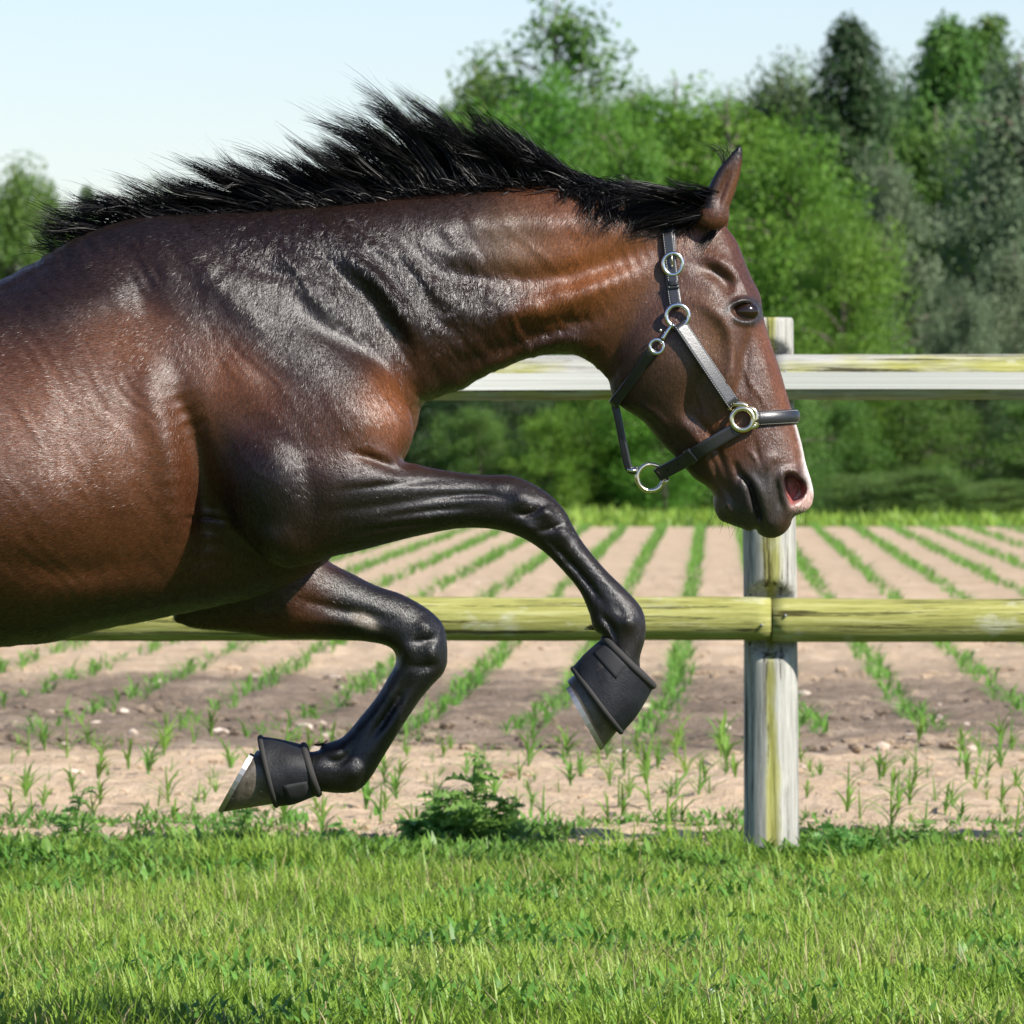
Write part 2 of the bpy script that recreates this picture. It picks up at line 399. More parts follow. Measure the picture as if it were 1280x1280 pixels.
thistle(102, 1078, 80, .24, 'upright spiky thistle below the horse belly on the field edge', 2, .9)
thistle(305, 1078, 60, .22, 'small dark spiky weed under the hoof of the far foreleg', 3, .8)
thistle(1040, 1085, 48, .28, 'dark leafy weed clump right beside the fence post', 4, 1.2, 20.6)
thistle(822, 1078, 40, .2, 'small low weed between the tall thistle and the fence post', 5, .9)
thistle(1160, 1082, 40, .2, 'small ragged weed on the field edge beyond the fence post', 6, .8)
thistle(430, 1080, 38, .2, 'low dark weed between two thistles under the bent leg', 7, .9)

# ================================================================== FENCE
def wood(name, vertical):
    m, nt, b = mat(name, (.5, .5, .45), .8, spec=.25); oc = coords(nt)
    sc3 = (lambda l, c: (c, c, l)) if vertical else (lambda l, c: (l, c, c))
    n1 = noise(nt, 3.2, 5, .6, mapping(nt, oc, sc3(.7, 2.6))); n2 = noise(nt, 15, 7, .72, mapping(nt, oc, sc3(.30, 5.5))); n3 = noise(nt, 2.1, 3, .5, mapping(nt, oc, (1, 1, 1), loc=(3, 1, 7)))
    grey = ramp(nt, n2, [(.3, (.17, .167, .145)), (.5, (.34, .333, .30)), (.72, (.50, .49, .445))])
    moss = ramp(nt, n2, [(.28, (.15, .15, .035)), (.5, (.30, .295, .085)), (.75, (.48, .46, .22))])
    sepc = node(nt, 'SeparateColor'); nt.links.new(node(nt, 'ObjectInfo').outputs['Color'], sepc.inputs[0])
    mk = math_node(nt, 'ADD', math_node(nt, 'ADD', math_node(nt, 'MULTIPLY', n1, .8), math_node(nt, 'MULTIPLY', n3, .45)), math_node(nt, 'SUBTRACT', sepc.outputs[0], .5))
    if vertical:              # algae keeps to the damp drying crack down the middle of the post
        sx = node(nt, 'SeparateXYZ'); nt.links.new(oc, sx.inputs[0])
        g = math_node(nt, 'POWER', math_node(nt, 'DIVIDE', math_node(nt, 'ADD', sx.outputs[0], .004), .021), 2.0)
        mk = math_node(nt, 'ADD', mk, math_node(nt, 'SUBTRACT', math_node(nt, 'MULTIPLY', math_node(nt, 'POWER', 2.718, math_node(nt, 'MULTIPLY', g, -1.0)), .34), .16))
    base = mix(nt, ramp(nt, mk, [(.50, (0, 0, 0)), (.66, (1, 1, 1))]), grey, moss)
    pale = noise(nt, 5, 4, .65, mapping(nt, oc, sc3(1.2, 2.2), loc=(9, 4, 4))); base = mix(nt, ramp(nt, pale, [(.60, (0, 0, 0)), (.72, (.42, .42, .42))]), base, (.60, .59, .53))
    crack = ramp(nt, noise(nt, 7, 6, .78, mapping(nt, oc, sc3(.16, 5.5), loc=(5, 5, 2))), [(.395, (.20, .18, .14)), (.435, (1, 1, 1))])
    nt.links.new(mix(nt, 1.0, base, crack, 'MULTIPLY'), b.inputs['Base Color'])
    bp = bump(nt, None, n2, .6, .005); bump(nt, b, crack, .7, .008, bp)
    return m
M_rail = wood('weathered_rail_wood', False); M_post = wood('weathered_post_wood', True)
M_nail = mat('galvanised_nail', (.3, .3, .3), .5, .9)[0]
SFP = FPX / FY
fence = empty('wooden_fence', (P(965, 1075, FY)[0], FY, 0)); tag(fence, 'mossy post and rail wooden fence between pasture and maize field', 'fence')
def rail(px0, px1, py0, py1, D, seed, moss):
    r = np.random.default_rng(seed); p0, p1 = P(px0, (py0 + py1) / 2, D), P(px1, (py0 + py1) / 2, D); rad = (py1 - py0) / 2 * D / FPX
    L = p1[0] - p0[0]; n = int(L / .035) + 2; x = np.linspace(0, L, n); mth = 28; th = np.linspace(0, 2 * np.pi, mth, endpoint=False)
    S = np.empty((n, mth, 3)); 
    wob = vnoise(x * 1.1 + seed * 9, x * 0 + seed, 31) - .5; wz = vnoise(x * .7 + seed * 5, x * 0 + seed, 32) - .5
    rr = rad * (1 + .05 * (vnoise(x[:, None] * 3 + seed, th[None] * 2.5, 33) - .5) + .03 * (vnoise(x[:, None] * 14, th[None] * 9, 34) - .5))
    rr = rr * np.where(np.abs(x - L / 2) > L / 2 - .004, .965, 1)[:, None]
    S[..., 0] = x[:, None]; S[..., 1] = np.cos(th) * rr + wob[:, None] * .008; S[..., 2] = np.sin(th) * rr + wz[:, None] * .006
    # a drying check along the upper front
    o = Acc(); o.add(*loft(S)); o = o.build('rail', M_rail, None); o.location = p0; o.color = (moss, 0, 0, 1)
    return keep(o, fence)
POSTX = P(965, 600, FY)[0]; JX = P(963, 600, FY)[0]; SP = 2.55
DRL = FY - .075
bpy.context.view_layer.update()
for k in (-2, -1, 0, 1):
    x0, x1 = JX + k * SP + .0022, JX + (k + 1) * SP - .0022
    f = lambda x: 640 + x * FPX / DRL
    rail(f(x0), f(x1), 747, 801, DRL, 3 + k, .66)
    rail(f(x0), f(x1), 443.5, 500, DRL, 13 + k, .42)
def post(x, seed, moss, ph=1.385, lean=0.0):
    r = np.random.default_rng(seed); zs = np.concatenate([np.linspace(-.3, ph - .012, 150), [ph - .004, ph]]); mth = 40
    th = np.linspace(0, 2 * np.pi, mth, endpoint=False); S = np.empty((len(zs), mth, 3))
    zr = [P(0, q, FY)[2] for q in (774, 471)]
    for i, z in enumerate(zs):
        rad = .0705 - .006 * z / ph
        rr = rad * (1 + .05 * (vnoise(np.full(mth, z * 2 + seed), th * 1.5, 41) - .5) + .03 * (vnoise(np.full(mth, z * 3), th * 14, 42) - .5))
        crackd = np.exp(-((th - (1.5 * math.pi + .05 * math.sin(z * 4))) / .045) ** 2) * .014; rr = rr - crackd
        if i >= len(zs) - 2: rr = rr * (.985 if i == len(zs) - 2 else .93)
        X, Y = np.cos(th) * rr, np.sin(th) * rr
        cut = min([.018 + max(0, abs(z - q) - .060) * 1.15 for q in zr]); Y = np.maximum(Y, -cut) if cut < .08 else Y
        S[i] = np.stack([X + lean * z, Y, np.full(mth, z)], -1)
    a = Acc(); a.add(*loft(S)); o = a.build('post', M_post); o.location = (x, FY, 0); o.color = (moss, 0, 0, 1); keep(o, fence)
    for q in zr:              # nail heads
        for dx in (-.03, .03):
            th2 = np.linspace(0, 6.283, 8, endpoint=False)
            c = np.array([x + dx, DRL - .0585, q + .012 * (1 if dx > 0 else -1)]); rd = .004
            S2_ = np.stack([np.stack([c[0] + np.cos(th2) * rr2, np.full(8, c[1] + dy), c[2] + np.sin(th2) * rr2], -1) for dy, rr2 in ((.01, rd), (0, rd), (-.0012, rd * .6))])
            a = Acc(); a.add(*loft(S2_)); keep(a.build('nail', M_nail), fence)
for k, ms in ((-2, .45), (-1, .5), (0, .42), (1, .45)):
    post(POSTX + k * SP, 60 + k, ms, P(965, 397, FY)[2], -.008)
# white fence tape stretched along the upper rail
m, nt, b = mat('white_tape', (.82, .80, .76), .45)
v = noise(nt, 4, 2, .5, mapping(nt, coords(nt), (.05, 60, 90)))
nt.links.new(ramp(nt, v, [(.35, (.62, .60, .57)), (.6, (.84, .82, .78))]), b.inputs['Base Color'])
DT = DRL - .068
x = np.linspace(-6, 6, 240); zt = P(0, 466.5, DT)[2]; zb = P(0, 487.5, DT)[2]; sag = -.012 * np.cos((x - POSTX) * 2 * np.pi / SP * .5) ** 2 + .008
tw = .004 * np.sin(x * 2.1)
V = []
for dy, zz in ((-.0008, zt), (.0008, zt), (.0008, zb), (-.0008, zb)):
    V.append(np.stack([x, DT + dy + (.010 + tw if zz == zb else 0 * x), zz + sag * 0 + .003 * np.sin(x * 1.7)], -1))
a = Acc(); a.add(*loft(np.stack(V, 1)))
tag(a.build('fence_tape', m, smooth=False), 'white woven tape stretched along the upper mossy rail', 'fence tape')

# ================================================================== TREES
m, nt, b = mat('bark', (.12, .09, .06), .9)
pos = geo_pos(nt)
nt.links.new(ramp(nt, noise(nt, 3, 5, .6, mapping(nt, pos, (4, 4, 1))), [(.35, (.06, .048, .036)), (.6, (.17, .14, .11)), (.8, (.30, .27, .22))]), b.inputs['Base Color'])
M_bark = m
LM = {
 'lime':  leafmat('leaf_lime', (.075, .19, .016), (.13, .28, .028), (.20, .36, .05), .5, .4, .9),
 'green': leafmat('leaf_green', (.065, .15, .02), (.11, .215, .035), (.165, .275, .058), .5, .35, .9),
 'blue':  leafmat('leaf_bluegreen', (.05, .10, .035), (.085, .15, .05), (.13, .20, .075), .5, .3, .9),
 'grey':  leafmat('leaf_greygreen', (.10, .15, .075), (.155, .21, .11), (.23, .28, .165), .55, .3, .9),
 'bank':  leafmat('leaf_bank', (.09, .17, .035), (.14, .235, .05), (.20, .29, .08), .5, .35, .9),
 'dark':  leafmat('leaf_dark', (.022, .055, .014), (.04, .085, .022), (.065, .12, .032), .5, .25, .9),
}
def crown_leaves(centers, radii, per, size, r, flat=.75):
    n = len(centers) * per
    c = np.repeat(centers, per, 0); rad = np.repeat(radii, per)
    d = r.normal(size=(n, 3)); d /= np.linalg.norm(d, axis=1)[:, None]
    p = c + d * (rad * r.uniform(.15, 1, n) ** .5)[:, None] * np.array([1, 1, flat])
    nrm = d * .6 + r.normal(size=(n, 3)) * .55 + np.array([0, 0, .45]); nrm /= np.linalg.norm(nrm, axis=1)[:, None]
    t = np.cross(nrm, r.normal(size=(n, 3))); t /= np.linalg.norm(t, axis=1)[:, None]; s = np.cross(nrm, t)
    L = size * r.uniform(.6, 1.35, n)[:, None]; W = L * r.uniform(.32, .5, n)[:, None]
    V = np.stack([p - t * L * .5, p + s * W * .5 + nrm * L * .08, p + t * L * .5, p - s * W * .5 + nrm * L * .08], 1).reshape(-1, 3)
    return V, np.arange(n * 4).reshape(-1, 4)
def tree_mesh(seed, h, w, kind, nclump, per, leaf, bare=.18, sparse=False):
    """unit tree of height h, crown width w -> (trunk data, crown data)"""
    r = np.random.default_rng(seed); tr = Acc(); n = 12; t = np.linspace(0, 1, n)
    lean = r.uniform(-.04, .04, 2) * h
    trunk = np.stack([lean[0] * t ** 2 + .03 * h * .2 * np.sin(t * 4 + seed), lean[1] * t ** 2, t * h * (.97 if kind != 'round' else .8)], -1)
    tr.add(*tube(trunk, np.linspace(.022 * h, .003 * h, n) * (.45 if sparse else .8 if kind == 'spire' else 1), 8))
    cs, rs = [], []
    for k in range(nclump):
        u = (k + r.uniform(0, 1)) / nclump; z = bare + (1 - bare) * u
        if kind == 'spire': prof = (1 - u) ** .6 * 1.15 + .12
        elif kind == 'round': prof = math.sqrt(max(.04, 1 - ((u - .45) / .6) ** 2))
        else: prof = math.sqrt(max(.06, 1 - ((u - .42) / .60) ** 2)) * r.choice([1, .9, 1.12])
        az = r.uniform(0, 6.283); q = w / 2 * prof * r.uniform(.35, 1.0) ** .6 * r.choice([1, 1, 1, .55, 1.15])
        base = np.array([np.interp(min(z * .9, .95), t, trunk[:, i]) for i in range(3)])
        base[2] = z * h * (.86 if kind != 'spire' else .98)
        tip = base + np.array([math.cos(az) * q, math.sin(az) * q, (.10 if kind != 'spire' else -.02) * h * r.uniform(.2, 1)])
        m_ = 5; s = np.linspace(0, 1, m_)[:, None]; lp = base * (1 - s) + tip * s + np.array([0, 0, .03 * h]) * np.sin(s * 3.1)
        if k % (1 if sparse else 2) == 0: tr.add(*tube(lp, np.linspace(.006 * h, .0012 * h, m_) * (.35 if sparse else 1), 5))
        cr = w * r.uniform(.10, .19) * (.55 if sparse else 1)
        cs.append(tip); rs.append(cr)
        if not sparse: cs.append(base * .45 + tip * .55 + r.normal(size=3) * .03 * w); rs.append(cr * .9)
        else:
            for f_ in (.4, .7): cs.append(base * (1 - f_) + tip * f_ + r.normal(size=3) * .02 * w); rs.append(cr * .6)
    if kind == 'spire':
        for k in range(3): cs.append(trunk[-1] + np.array([0, 0, (.0 - .03 * k) * h])); rs.append(w * (.035 + .03 * k))
    V, Q = crown_leaves(np.array(cs), np.array(rs), per, leaf, r)
    return tr, (V, Q)
TM = {}
def tree_kind(key, *a, **k):
    tr, (V, Q) = tree_mesh(*a, **k)
    o1 = tr.build('trunk', M_bark); o2 = build('crown', V, Q, LM['green'], smooth=False)
    TM[key] = (o1.data, o2.data); bpy.data.objects.remove(o1); bpy.data.objects.remove(o2)
tree_kind('broad1', 1, 8, 4.2, 'broad', 85, 150, .15, .1)
tree_kind('broad2', 2, 8, 4.6, 'broad', 95, 140, .15, .06)
tree_kind('round', 3, 8, 6.0, 'round', 90, 150, .16, .04)
tree_kind('spire', 4, 8, 2.6, 'spire', 120, 120, .13, .04)
tree_kind('spire2', 5, 8, 3.0, 'spire', 120, 130, .14, .04)
tree_kind('sparse', 6, 8, 3.4, 'broad', 130, 15, .15, .15, sparse=True)
_mats = {}
def tree(px, top, wpx, key, color, D, label, name='leafy_tree', cat='tree', group='trees beyond the field', rot=None, parts=True):
    td, cd = TM[key]
    p = P(px, top, D); hgt = p[2] + .02; wd = {'broad1': 4.2, 'broad2': 4.6, 'round': 6., 'spire': 2.6, 'spire2': 3., 'sparse': 2.6}[key]
    sxy = wpx * (1.5 if 'spire' in key else 1.12) * D / FPX / wd; sz = hgt / (7.2 if key == 'round' else 8.1)
    root = empty(name, (float(p[0]), D, -.02)); root.rotation_euler = (0, 0, U(0, 6.283) if rot is None else rot); root.scale = (sxy, sxy, sz)
    tag(root, label, cat, group)
    for nm, d in (('trunk', td), ('crown', cd)):
        o = bpy.data.objects.new(nm, d); col.objects.link(o); o.parent = root
        if nm == 'crown': o.material_slots[0].link = 'OBJECT'; o.material_slots[0].material = LM[color]
    return root
DT0 = 112.0
TREES = [  # px, top, width px, kind, colour, depth, label
 (692, -60, 190, 'sparse', 'green', 137, 'tall sparse tree with thin open twigs against the sky'),
 (592, 52, 200, 'broad1', 'green', 140, 'mid green tree left of the tall sparse tree'),
 (520, 205, 130, 'round', 'green', 146, 'green tree top showing behind the raised mane'),
 (740, 85, 190, 'broad2', 'green', 132, 'green tree right below the tall sparse tree'),
 (838, 76, 250, 'broad2', 'lime', 124, 'broad bright lime tree behind the horse ear'),
 (925, 105, 250, 'broad1', 'lime', 122, 'bright lime tree behind the forehead of the horse'),
 (668, 130, 210, 'round', 'lime', 126, 'bright rounded tree behind the arched neck'),
 (772, 165, 150, 'round', 'lime', 118, 'low bright tree just above the mane near the ear'),
 (1000, 195, 210, 'round', 'lime', 118, 'wide bright green tree right of the horse face'),
 (1050, 285, 160, 'round', 'lime', 114, 'low bright tree above the upper rail beside the fence post'),
 (965, 58, 150, 'broad1', 'blue', 150, 'slim bluish tree behind the lime trees'),
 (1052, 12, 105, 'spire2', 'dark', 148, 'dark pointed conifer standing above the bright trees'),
 (1112, 62, 120, 'broad1', 'blue', 152, 'slim bluish pointed tree beside the dark conifer'),
 (1178, 14, 130, 'spire2', 'green', 142, 'green pointed tree between the dark conifer and the grey willow'),
 (1222, 10, 110, 'spire', 'green', 144, 'slim green pointed tree next to the grey willow'),
 (1290, 40, 200, 'broad1', 'grey', 132, 'tall grey green willow at the end of the tree belt'),
 (1120, 165, 130, 'broad2', 'grey', 128, 'grey green willow in front of the dark conifer'),
 (1175, 110, 190, 'broad2', 'green', 136, 'leafy green tree under the pointed green tree'),
 (1235, 210, 160, 'broad1', 'dark', 138, 'dark leaved tree behind the grey bush'),
 (1200, 372, 100, 'round', 'grey', 120, 'round grey green bush above the upper rail'),
 (1268, 290, 110, 'broad2', 'grey', 124, 'leaning grey willow branch mass near the grey bush'),
 (1380, 60, 220, 'broad1', 'green', 134, 'green tree past the grey willow'),
 (1480, 90, 220, 'broad2', 'green', 134, 'green tree farther along past the grey willow'),
 (800, 88, 150, 'broad1', 'green', 156, 'green tree crown filling in behind the lime trees'),
 (905, 84, 150, 'broad2', 'blue', 157, 'bluish tree crown behind the bright tree at the horse forehead'),
 (1010, 72, 150, 'broad1', 'green', 158, 'green crown just behind the dark pointed conifer'),
 (1085, 76, 150, 'broad2', 'green', 159, 'green crown between the dark conifer and the pointed green trees'),
 (1150, 70, 140, 'broad1', 'blue', 158, 'bluish crown behind the pointed green tree'),
 (1250, 62, 160, 'broad2', 'green', 158, 'green crown behind the grey willow'),
 (15, 188, 150, 'broad1', 'green', 140, 'green tree behind the back of the horse'),
 (-70, 170, 190, 'broad2', 'green', 142, 'green tree beyond the rump of the horse'),
 (-190, 210, 190, 'broad1', 'green', 142, 'green tree far past the horse'),
 (62, 262, 90, 'round', 'green', 136, 'low tree peeping over the back of the horse'),
 (112, 228, 46, 'spire', 'blue', 160, 'slim distant tree top behind the withers'),
 (305, 212, 90, 'spire2', 'blue', 160, 'distant tree top showing through the mane'),
 (210, 265, 140, 'round', 'green', 140, 'low tree hidden behind the withers'),
 (400, 250, 170, 'round', 'green', 140, 'low tree hidden behind the neck'),
]
for t_ in TREES: tree(*t_)
# understorey shrubs along the far edge of the field
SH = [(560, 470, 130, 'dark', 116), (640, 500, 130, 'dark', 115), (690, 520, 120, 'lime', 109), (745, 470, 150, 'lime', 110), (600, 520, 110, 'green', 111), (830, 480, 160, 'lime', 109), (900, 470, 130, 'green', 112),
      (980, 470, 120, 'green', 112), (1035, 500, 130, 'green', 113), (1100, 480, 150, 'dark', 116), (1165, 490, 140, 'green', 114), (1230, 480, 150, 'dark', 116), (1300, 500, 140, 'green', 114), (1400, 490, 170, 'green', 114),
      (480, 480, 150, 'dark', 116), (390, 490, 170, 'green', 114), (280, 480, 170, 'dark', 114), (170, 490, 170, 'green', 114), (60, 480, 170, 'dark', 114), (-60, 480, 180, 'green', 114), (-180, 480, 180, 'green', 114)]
words = ['under the horse neck', 'beside the halter ring', 'between the neck and the near foreleg', 'below the jaw of the horse', 'above the raised foreleg', 'below the chin ring', 'behind the muzzle', 'right of the muzzle', 'beyond the post under the upper rail', 'under the upper rail', 'between two dark shrubs', 'under the grey willow', 'past the grey willow', 'farther past the grey willow'] + ['hidden behind the body of the horse'] * 7
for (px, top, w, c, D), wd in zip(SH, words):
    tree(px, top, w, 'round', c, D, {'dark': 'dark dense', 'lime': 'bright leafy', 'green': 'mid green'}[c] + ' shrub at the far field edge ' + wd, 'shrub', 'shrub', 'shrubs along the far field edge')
for px, top, w, D, wd in ((1075, 598, 130, 104, 'beside the fence post'), (1165, 590, 150, 103, 'in front of the dark shrubs'), (1255, 604, 120, 104, 'under the willow'), (1370, 600, 160, 104, 'past the willow')):
    tree(px, top, w, 'round', 'bank', D, 'low green bramble bank ' + wd, 'bramble', 'bramble', 'bramble banks along the far field edge')
# tall verge grass between the field and the wood
n = 15000; y = U(FIELD_END - .3, 108, n); x = U(-1, 1, n) * y * .085
V, Q = blades(np.stack([x, y, np.zeros(n)], -1), U(0, 6.28, n), U(.08, .22, n) * (.5 + vnoise(x * .8, y * .8, 5)), U(.05, .6, n), U(.02, .045, n), U(0, .5, n), 2)
tag(build('verge_grass', V, Q, M_grass), 'tall green verge grass along the far edge of the field', 'grass', kind='stuff')

# ================================================================== HORSE
HD = 14.0                     # distance of the horse's midline plane
S14 = FPX / HD
def to_px(X, Z, D): return 640 + X * FPX / D, HORY + (CAMZ - Z) * FPX / D
def poly_smooth(pts, sub=6):
    p = np.asarray(pts, float); q = np.concatenate([p[-1:], p, p[:2]]); out = []
    for i in range(len(p)):
        a, b_, c, d = q[i], q[i + 1], q[i + 2], q[i + 3]
        for f in np.arange(sub) / sub:
            out.append(.5 * (2 * b_ + (c - a) * f + (2 * a - 5 * b_ + 4 * c - d) * f ** 2 + (3 * b_ - a - 3 * c + d) * f ** 3))
    return np.array(out)
def seg_dist(X, Z, a, b_):
    ex, ez = b_[0] - a[0], b_[1] - a[1]; L = ex * ex + ez * ez + 1e-12
    t = np.clip(((X - a[0]) * ex + (Z - a[1]) * ez) / L, 0, 1)
    return np.hypot(X - a[0] - t * ex, Z - a[1] - t * ez)
def sdf_poly(X, Z, poly):     # positive inside
    d = np.full(X.shape, 1e9); ins = np.zeros(X.shape, bool); n = len(poly)
    for i in range(n):
        a, b_ = poly[i], poly[(i + 1) % n]
        d = np.minimum(d, seg_dist(X, Z, a, b_))
        if a[1] != b_[1]:
            c = (a[1] > Z) != (b_[1] > Z)
            ins ^= c & (X < (b_[0] - a[0]) * (Z - a[1]) / (b_[1] - a[1]) + a[0])
    return np.where(ins, d, -d)
def limb(pts):                # centre line with radii (pixels) -> outline
    p = spline(np.asarray(pts, float), len(pts) * 5); t = np.gradient(p[:, :2], axis=0); t /= np.linalg.norm(t, axis=1)[:, None]
    nrm = np.stack([-t[:, 1], t[:, 0]], -1)
    return np.concatenate([p[:, :2] + nrm * p[:, 2:], (p[:, :2] - nrm * p[:, 2:])[::-1]])
def sstep(x, a, b_): t = np.clip((x - a) / (b_ - a), 0, 1); return t * t * (3 - 2 * t)
def line_dist(PX, PY, pts):
    d = np.full(PX.shape, 1e9)
    for a, b_ in zip(pts[:-1], pts[1:]): d = np.minimum(d, seg_dist(PX, PY, a, b_))
    return d
def relief(PX, PY, ops):
    h = np.zeros(PX.shape)
    for op in ops:
        if op[0] == 's':      # ridge or groove along a line: points, height (m), width (px)
            _, pts, amp, w = op; pts = spline(pts, len(pts) * 4) if len(pts) > 2 else np.array(pts, float)
            lo, hi = pts.min(0) - 3.2 * w, pts.max(0) + 3.2 * w
            k = np.where((PX > lo[0]) & (PX < hi[0]) & (PY > lo[1]) & (PY < hi[1]))
            if len(k[0]):
                a0 = np.zeros(len(k[0])); n_ = len(pts); tp_ = np.clip(np.minimum(np.arange(n_), n_ - 1 - np.arange(n_)) / max(1, n_ * .3), .12, 1)
                for i in range(n_ - 1):      # fades out towards both ends
                    a0 = np.maximum(a0, .5 * (tp_[i] + tp_[i + 1]) * np.exp(-(seg_dist(PX[k], PY[k], pts[i], pts[i + 1]) / w) ** 2))
                h[k] += amp * a0
        elif op[0] == 'b':    # bump: centre, radii, rotation, height
            _, cx, cy, rx, ry, rot, amp = op; c, s = math.cos(rot), math.sin(rot)
            u, v = (PX - cx) * c + (PY - cy) * s, -(PX - cx) * s + (PY - cy) * c
            h += amp * np.exp(-(u / rx) ** 2 - (v / ry) ** 2)
        elif op[0] == 'p':    # plateau or hole inside an outline: soft edge width px
            _, pts, amp, w = op; pts = poly_smooth(pts, 4)
            lo, hi = pts.min(0) - 2 * w, pts.max(0) + 2 * w
            k = np.where((PX > lo[0]) & (PX < hi[0]) & (PY > lo[1]) & (PY < hi[1]))
            if len(k[0]): h[k] += amp * sstep(sdf_poly(PX[k], PY[k], pts), -w * .4, w)
    return h
def poisson(ins, h):
    """membrane over the inside cells, zero outside (coarse to fine, red-black SOR)"""
    levels = [ins]
    while min(levels[-1].shape) > 24 and len(levels) < 4:
        g = levels[-1]; g = g[:g.shape[0] // 2 * 2, :g.shape[1] // 2 * 2]
        levels.append((g[::2, ::2] & g[1::2, 1::2]))
    u = None
    for l in range(len(levels) - 1, -1, -1):
        g = levels[l]; hh = h * 2 ** l
        if u is None: u = np.zeros(g.shape)
        else:
            v = np.zeros(g.shape); r = np.repeat(np.repeat(u, 2, 0), 2, 1)[:g.shape[0], :g.shape[1]]; v[:r.shape[0], :r.shape[1]] = r; u = v
        u = u * g; I, J = np.indices(g.shape); red = ((I + J) % 2 == 0) & g; blk = ((I + J) % 2 == 1) & g
        om = 1.85 if l else 1.9
        for it in range(160 if l else 110):
            for m_ in (red, blk):
                s = np.zeros_like(u); s[1:] += u[:-1]; s[:-1] += u[1:]; s[:, 1:] += u[:, :-1]; s[:, :-1] += u[:, 1:]
                u = np.where(m_, (1 - om) * u + om * (s + 2 * hh * hh) / 4, u)
    return np.maximum(u, 0)
def bil(A, fx, fz):
    fx = np.clip(fx, 0, A.shape[0] - 1.001); fz = np.clip(fz, 0, A.shape[1] - 1.001)
    i, j = fx.astype(int), fz.astype(int); a, b_ = fx - i, fz - j
    return (A[i, j] * (1 - a) + A[i + 1, j] * a) * (1 - b_) + (A[i, j + 1] * (1 - a) + A[i + 1, j + 1] * a) * b_
class Part:
    """a rounded solid: outline in the side view, swelling of its cross-section, surface relief"""
    def __init__(s, outline, yc, kpts, ops=(), hc=.005, kw=.18, smooth=6, gain=1.0):
        s.yc, s.D, s.ops, s.kw, s.hc, s.gain = yc, HD + yc, ops, kw, hc, gain
        pl = poly_smooth(outline, smooth) if smooth else np.asarray(outline, float)
        w = P(pl[:, 0], pl[:, 1], s.D); s.poly = w[:, (0, 2)]
        kp = np.asarray(kpts, float); kw3 = P(kp[:, 0], kp[:, 1], s.D); s.kp = np.column_stack([kw3[:, 0], kw3[:, 2], kp[:, 2]])
        s.lo, s.hi = s.poly.min(0) - .03, s.poly.max(0) + .03
        gx = np.arange(s.lo[0], s.hi[0], hc); gz = np.arange(s.lo[1], s.hi[1], hc); s.g0 = (gx[0], gz[0])
        X, Z = np.meshgrid(gx, gz, indexing='ij'); d = sdf_poly(X, Z, s.poly); u = poisson(d > 0, hc); s.u = u
        ok = d > 1.6 * hc; v = np.where(ok, u / np.maximum(d, 1e-6), 0.0); k = ok.astype(float)
        for _ in range(14):
            A, B = v * k, k.copy(); A2, B2 = A.copy(), B.copy()
            for ax, sh in ((0, 1), (0, -1), (1, 1), (1, -1)): A2 += np.roll(A, sh, ax); B2 += np.roll(B, sh, ax)
            nv = A2 / np.maximum(B2, 1e-9); new = (k == 0) & (B2 > 0); v = np.where(new, nv, v); k = np.where(new, 1.0, k)
        s.v = v
    def field(s, X, Z):
        """-> half width squared (signed), reference width"""
        d = sdf_poly(X, Z, s.poly); fx, fz = (X - s.g0[0]) / s.hc, (Z - s.g0[1]) / s.hc
        v = np.maximum(bil(s.v, fx, fz), .004); uc = bil(s.u, fx, fz); b_ = sstep(d, 1.5 * s.hc, 4.5 * s.hc)
        u = np.where(d > 0, d * v * (1 - b_) + uc * b_, d * v)
        w = np.zeros(X.shape); k = np.zeros(X.shape)
        for x, z, kk in s.kp:
            q = np.exp(-((X - x) ** 2 + (Z - z) ** 2) / s.kw ** 2) + 1e-9; w += q; k += q * kk
        k /= w; PX, PY = to_px(X, Z, s.D)
        W = k * np.sqrt(np.maximum(u, 0)); msk = sstep(d, 0.0, .022)
        if s.ops: W = np.maximum(W + relief(PX, PY, s.ops) * (s.gain * msk), .002 * (d > 0))
        W2 = np.where(d > 0, W * W if s.ops else k * k * u, k * k * u)
        if s.ops: W2 = np.where((d > 0) & (msk < 1), W2 * msk + k * k * u * (1 - msk), W2)
        ref = np.sqrt(np.maximum(W2, 0) + (.55 * k * v / 2) ** 2)
        return W2, ref

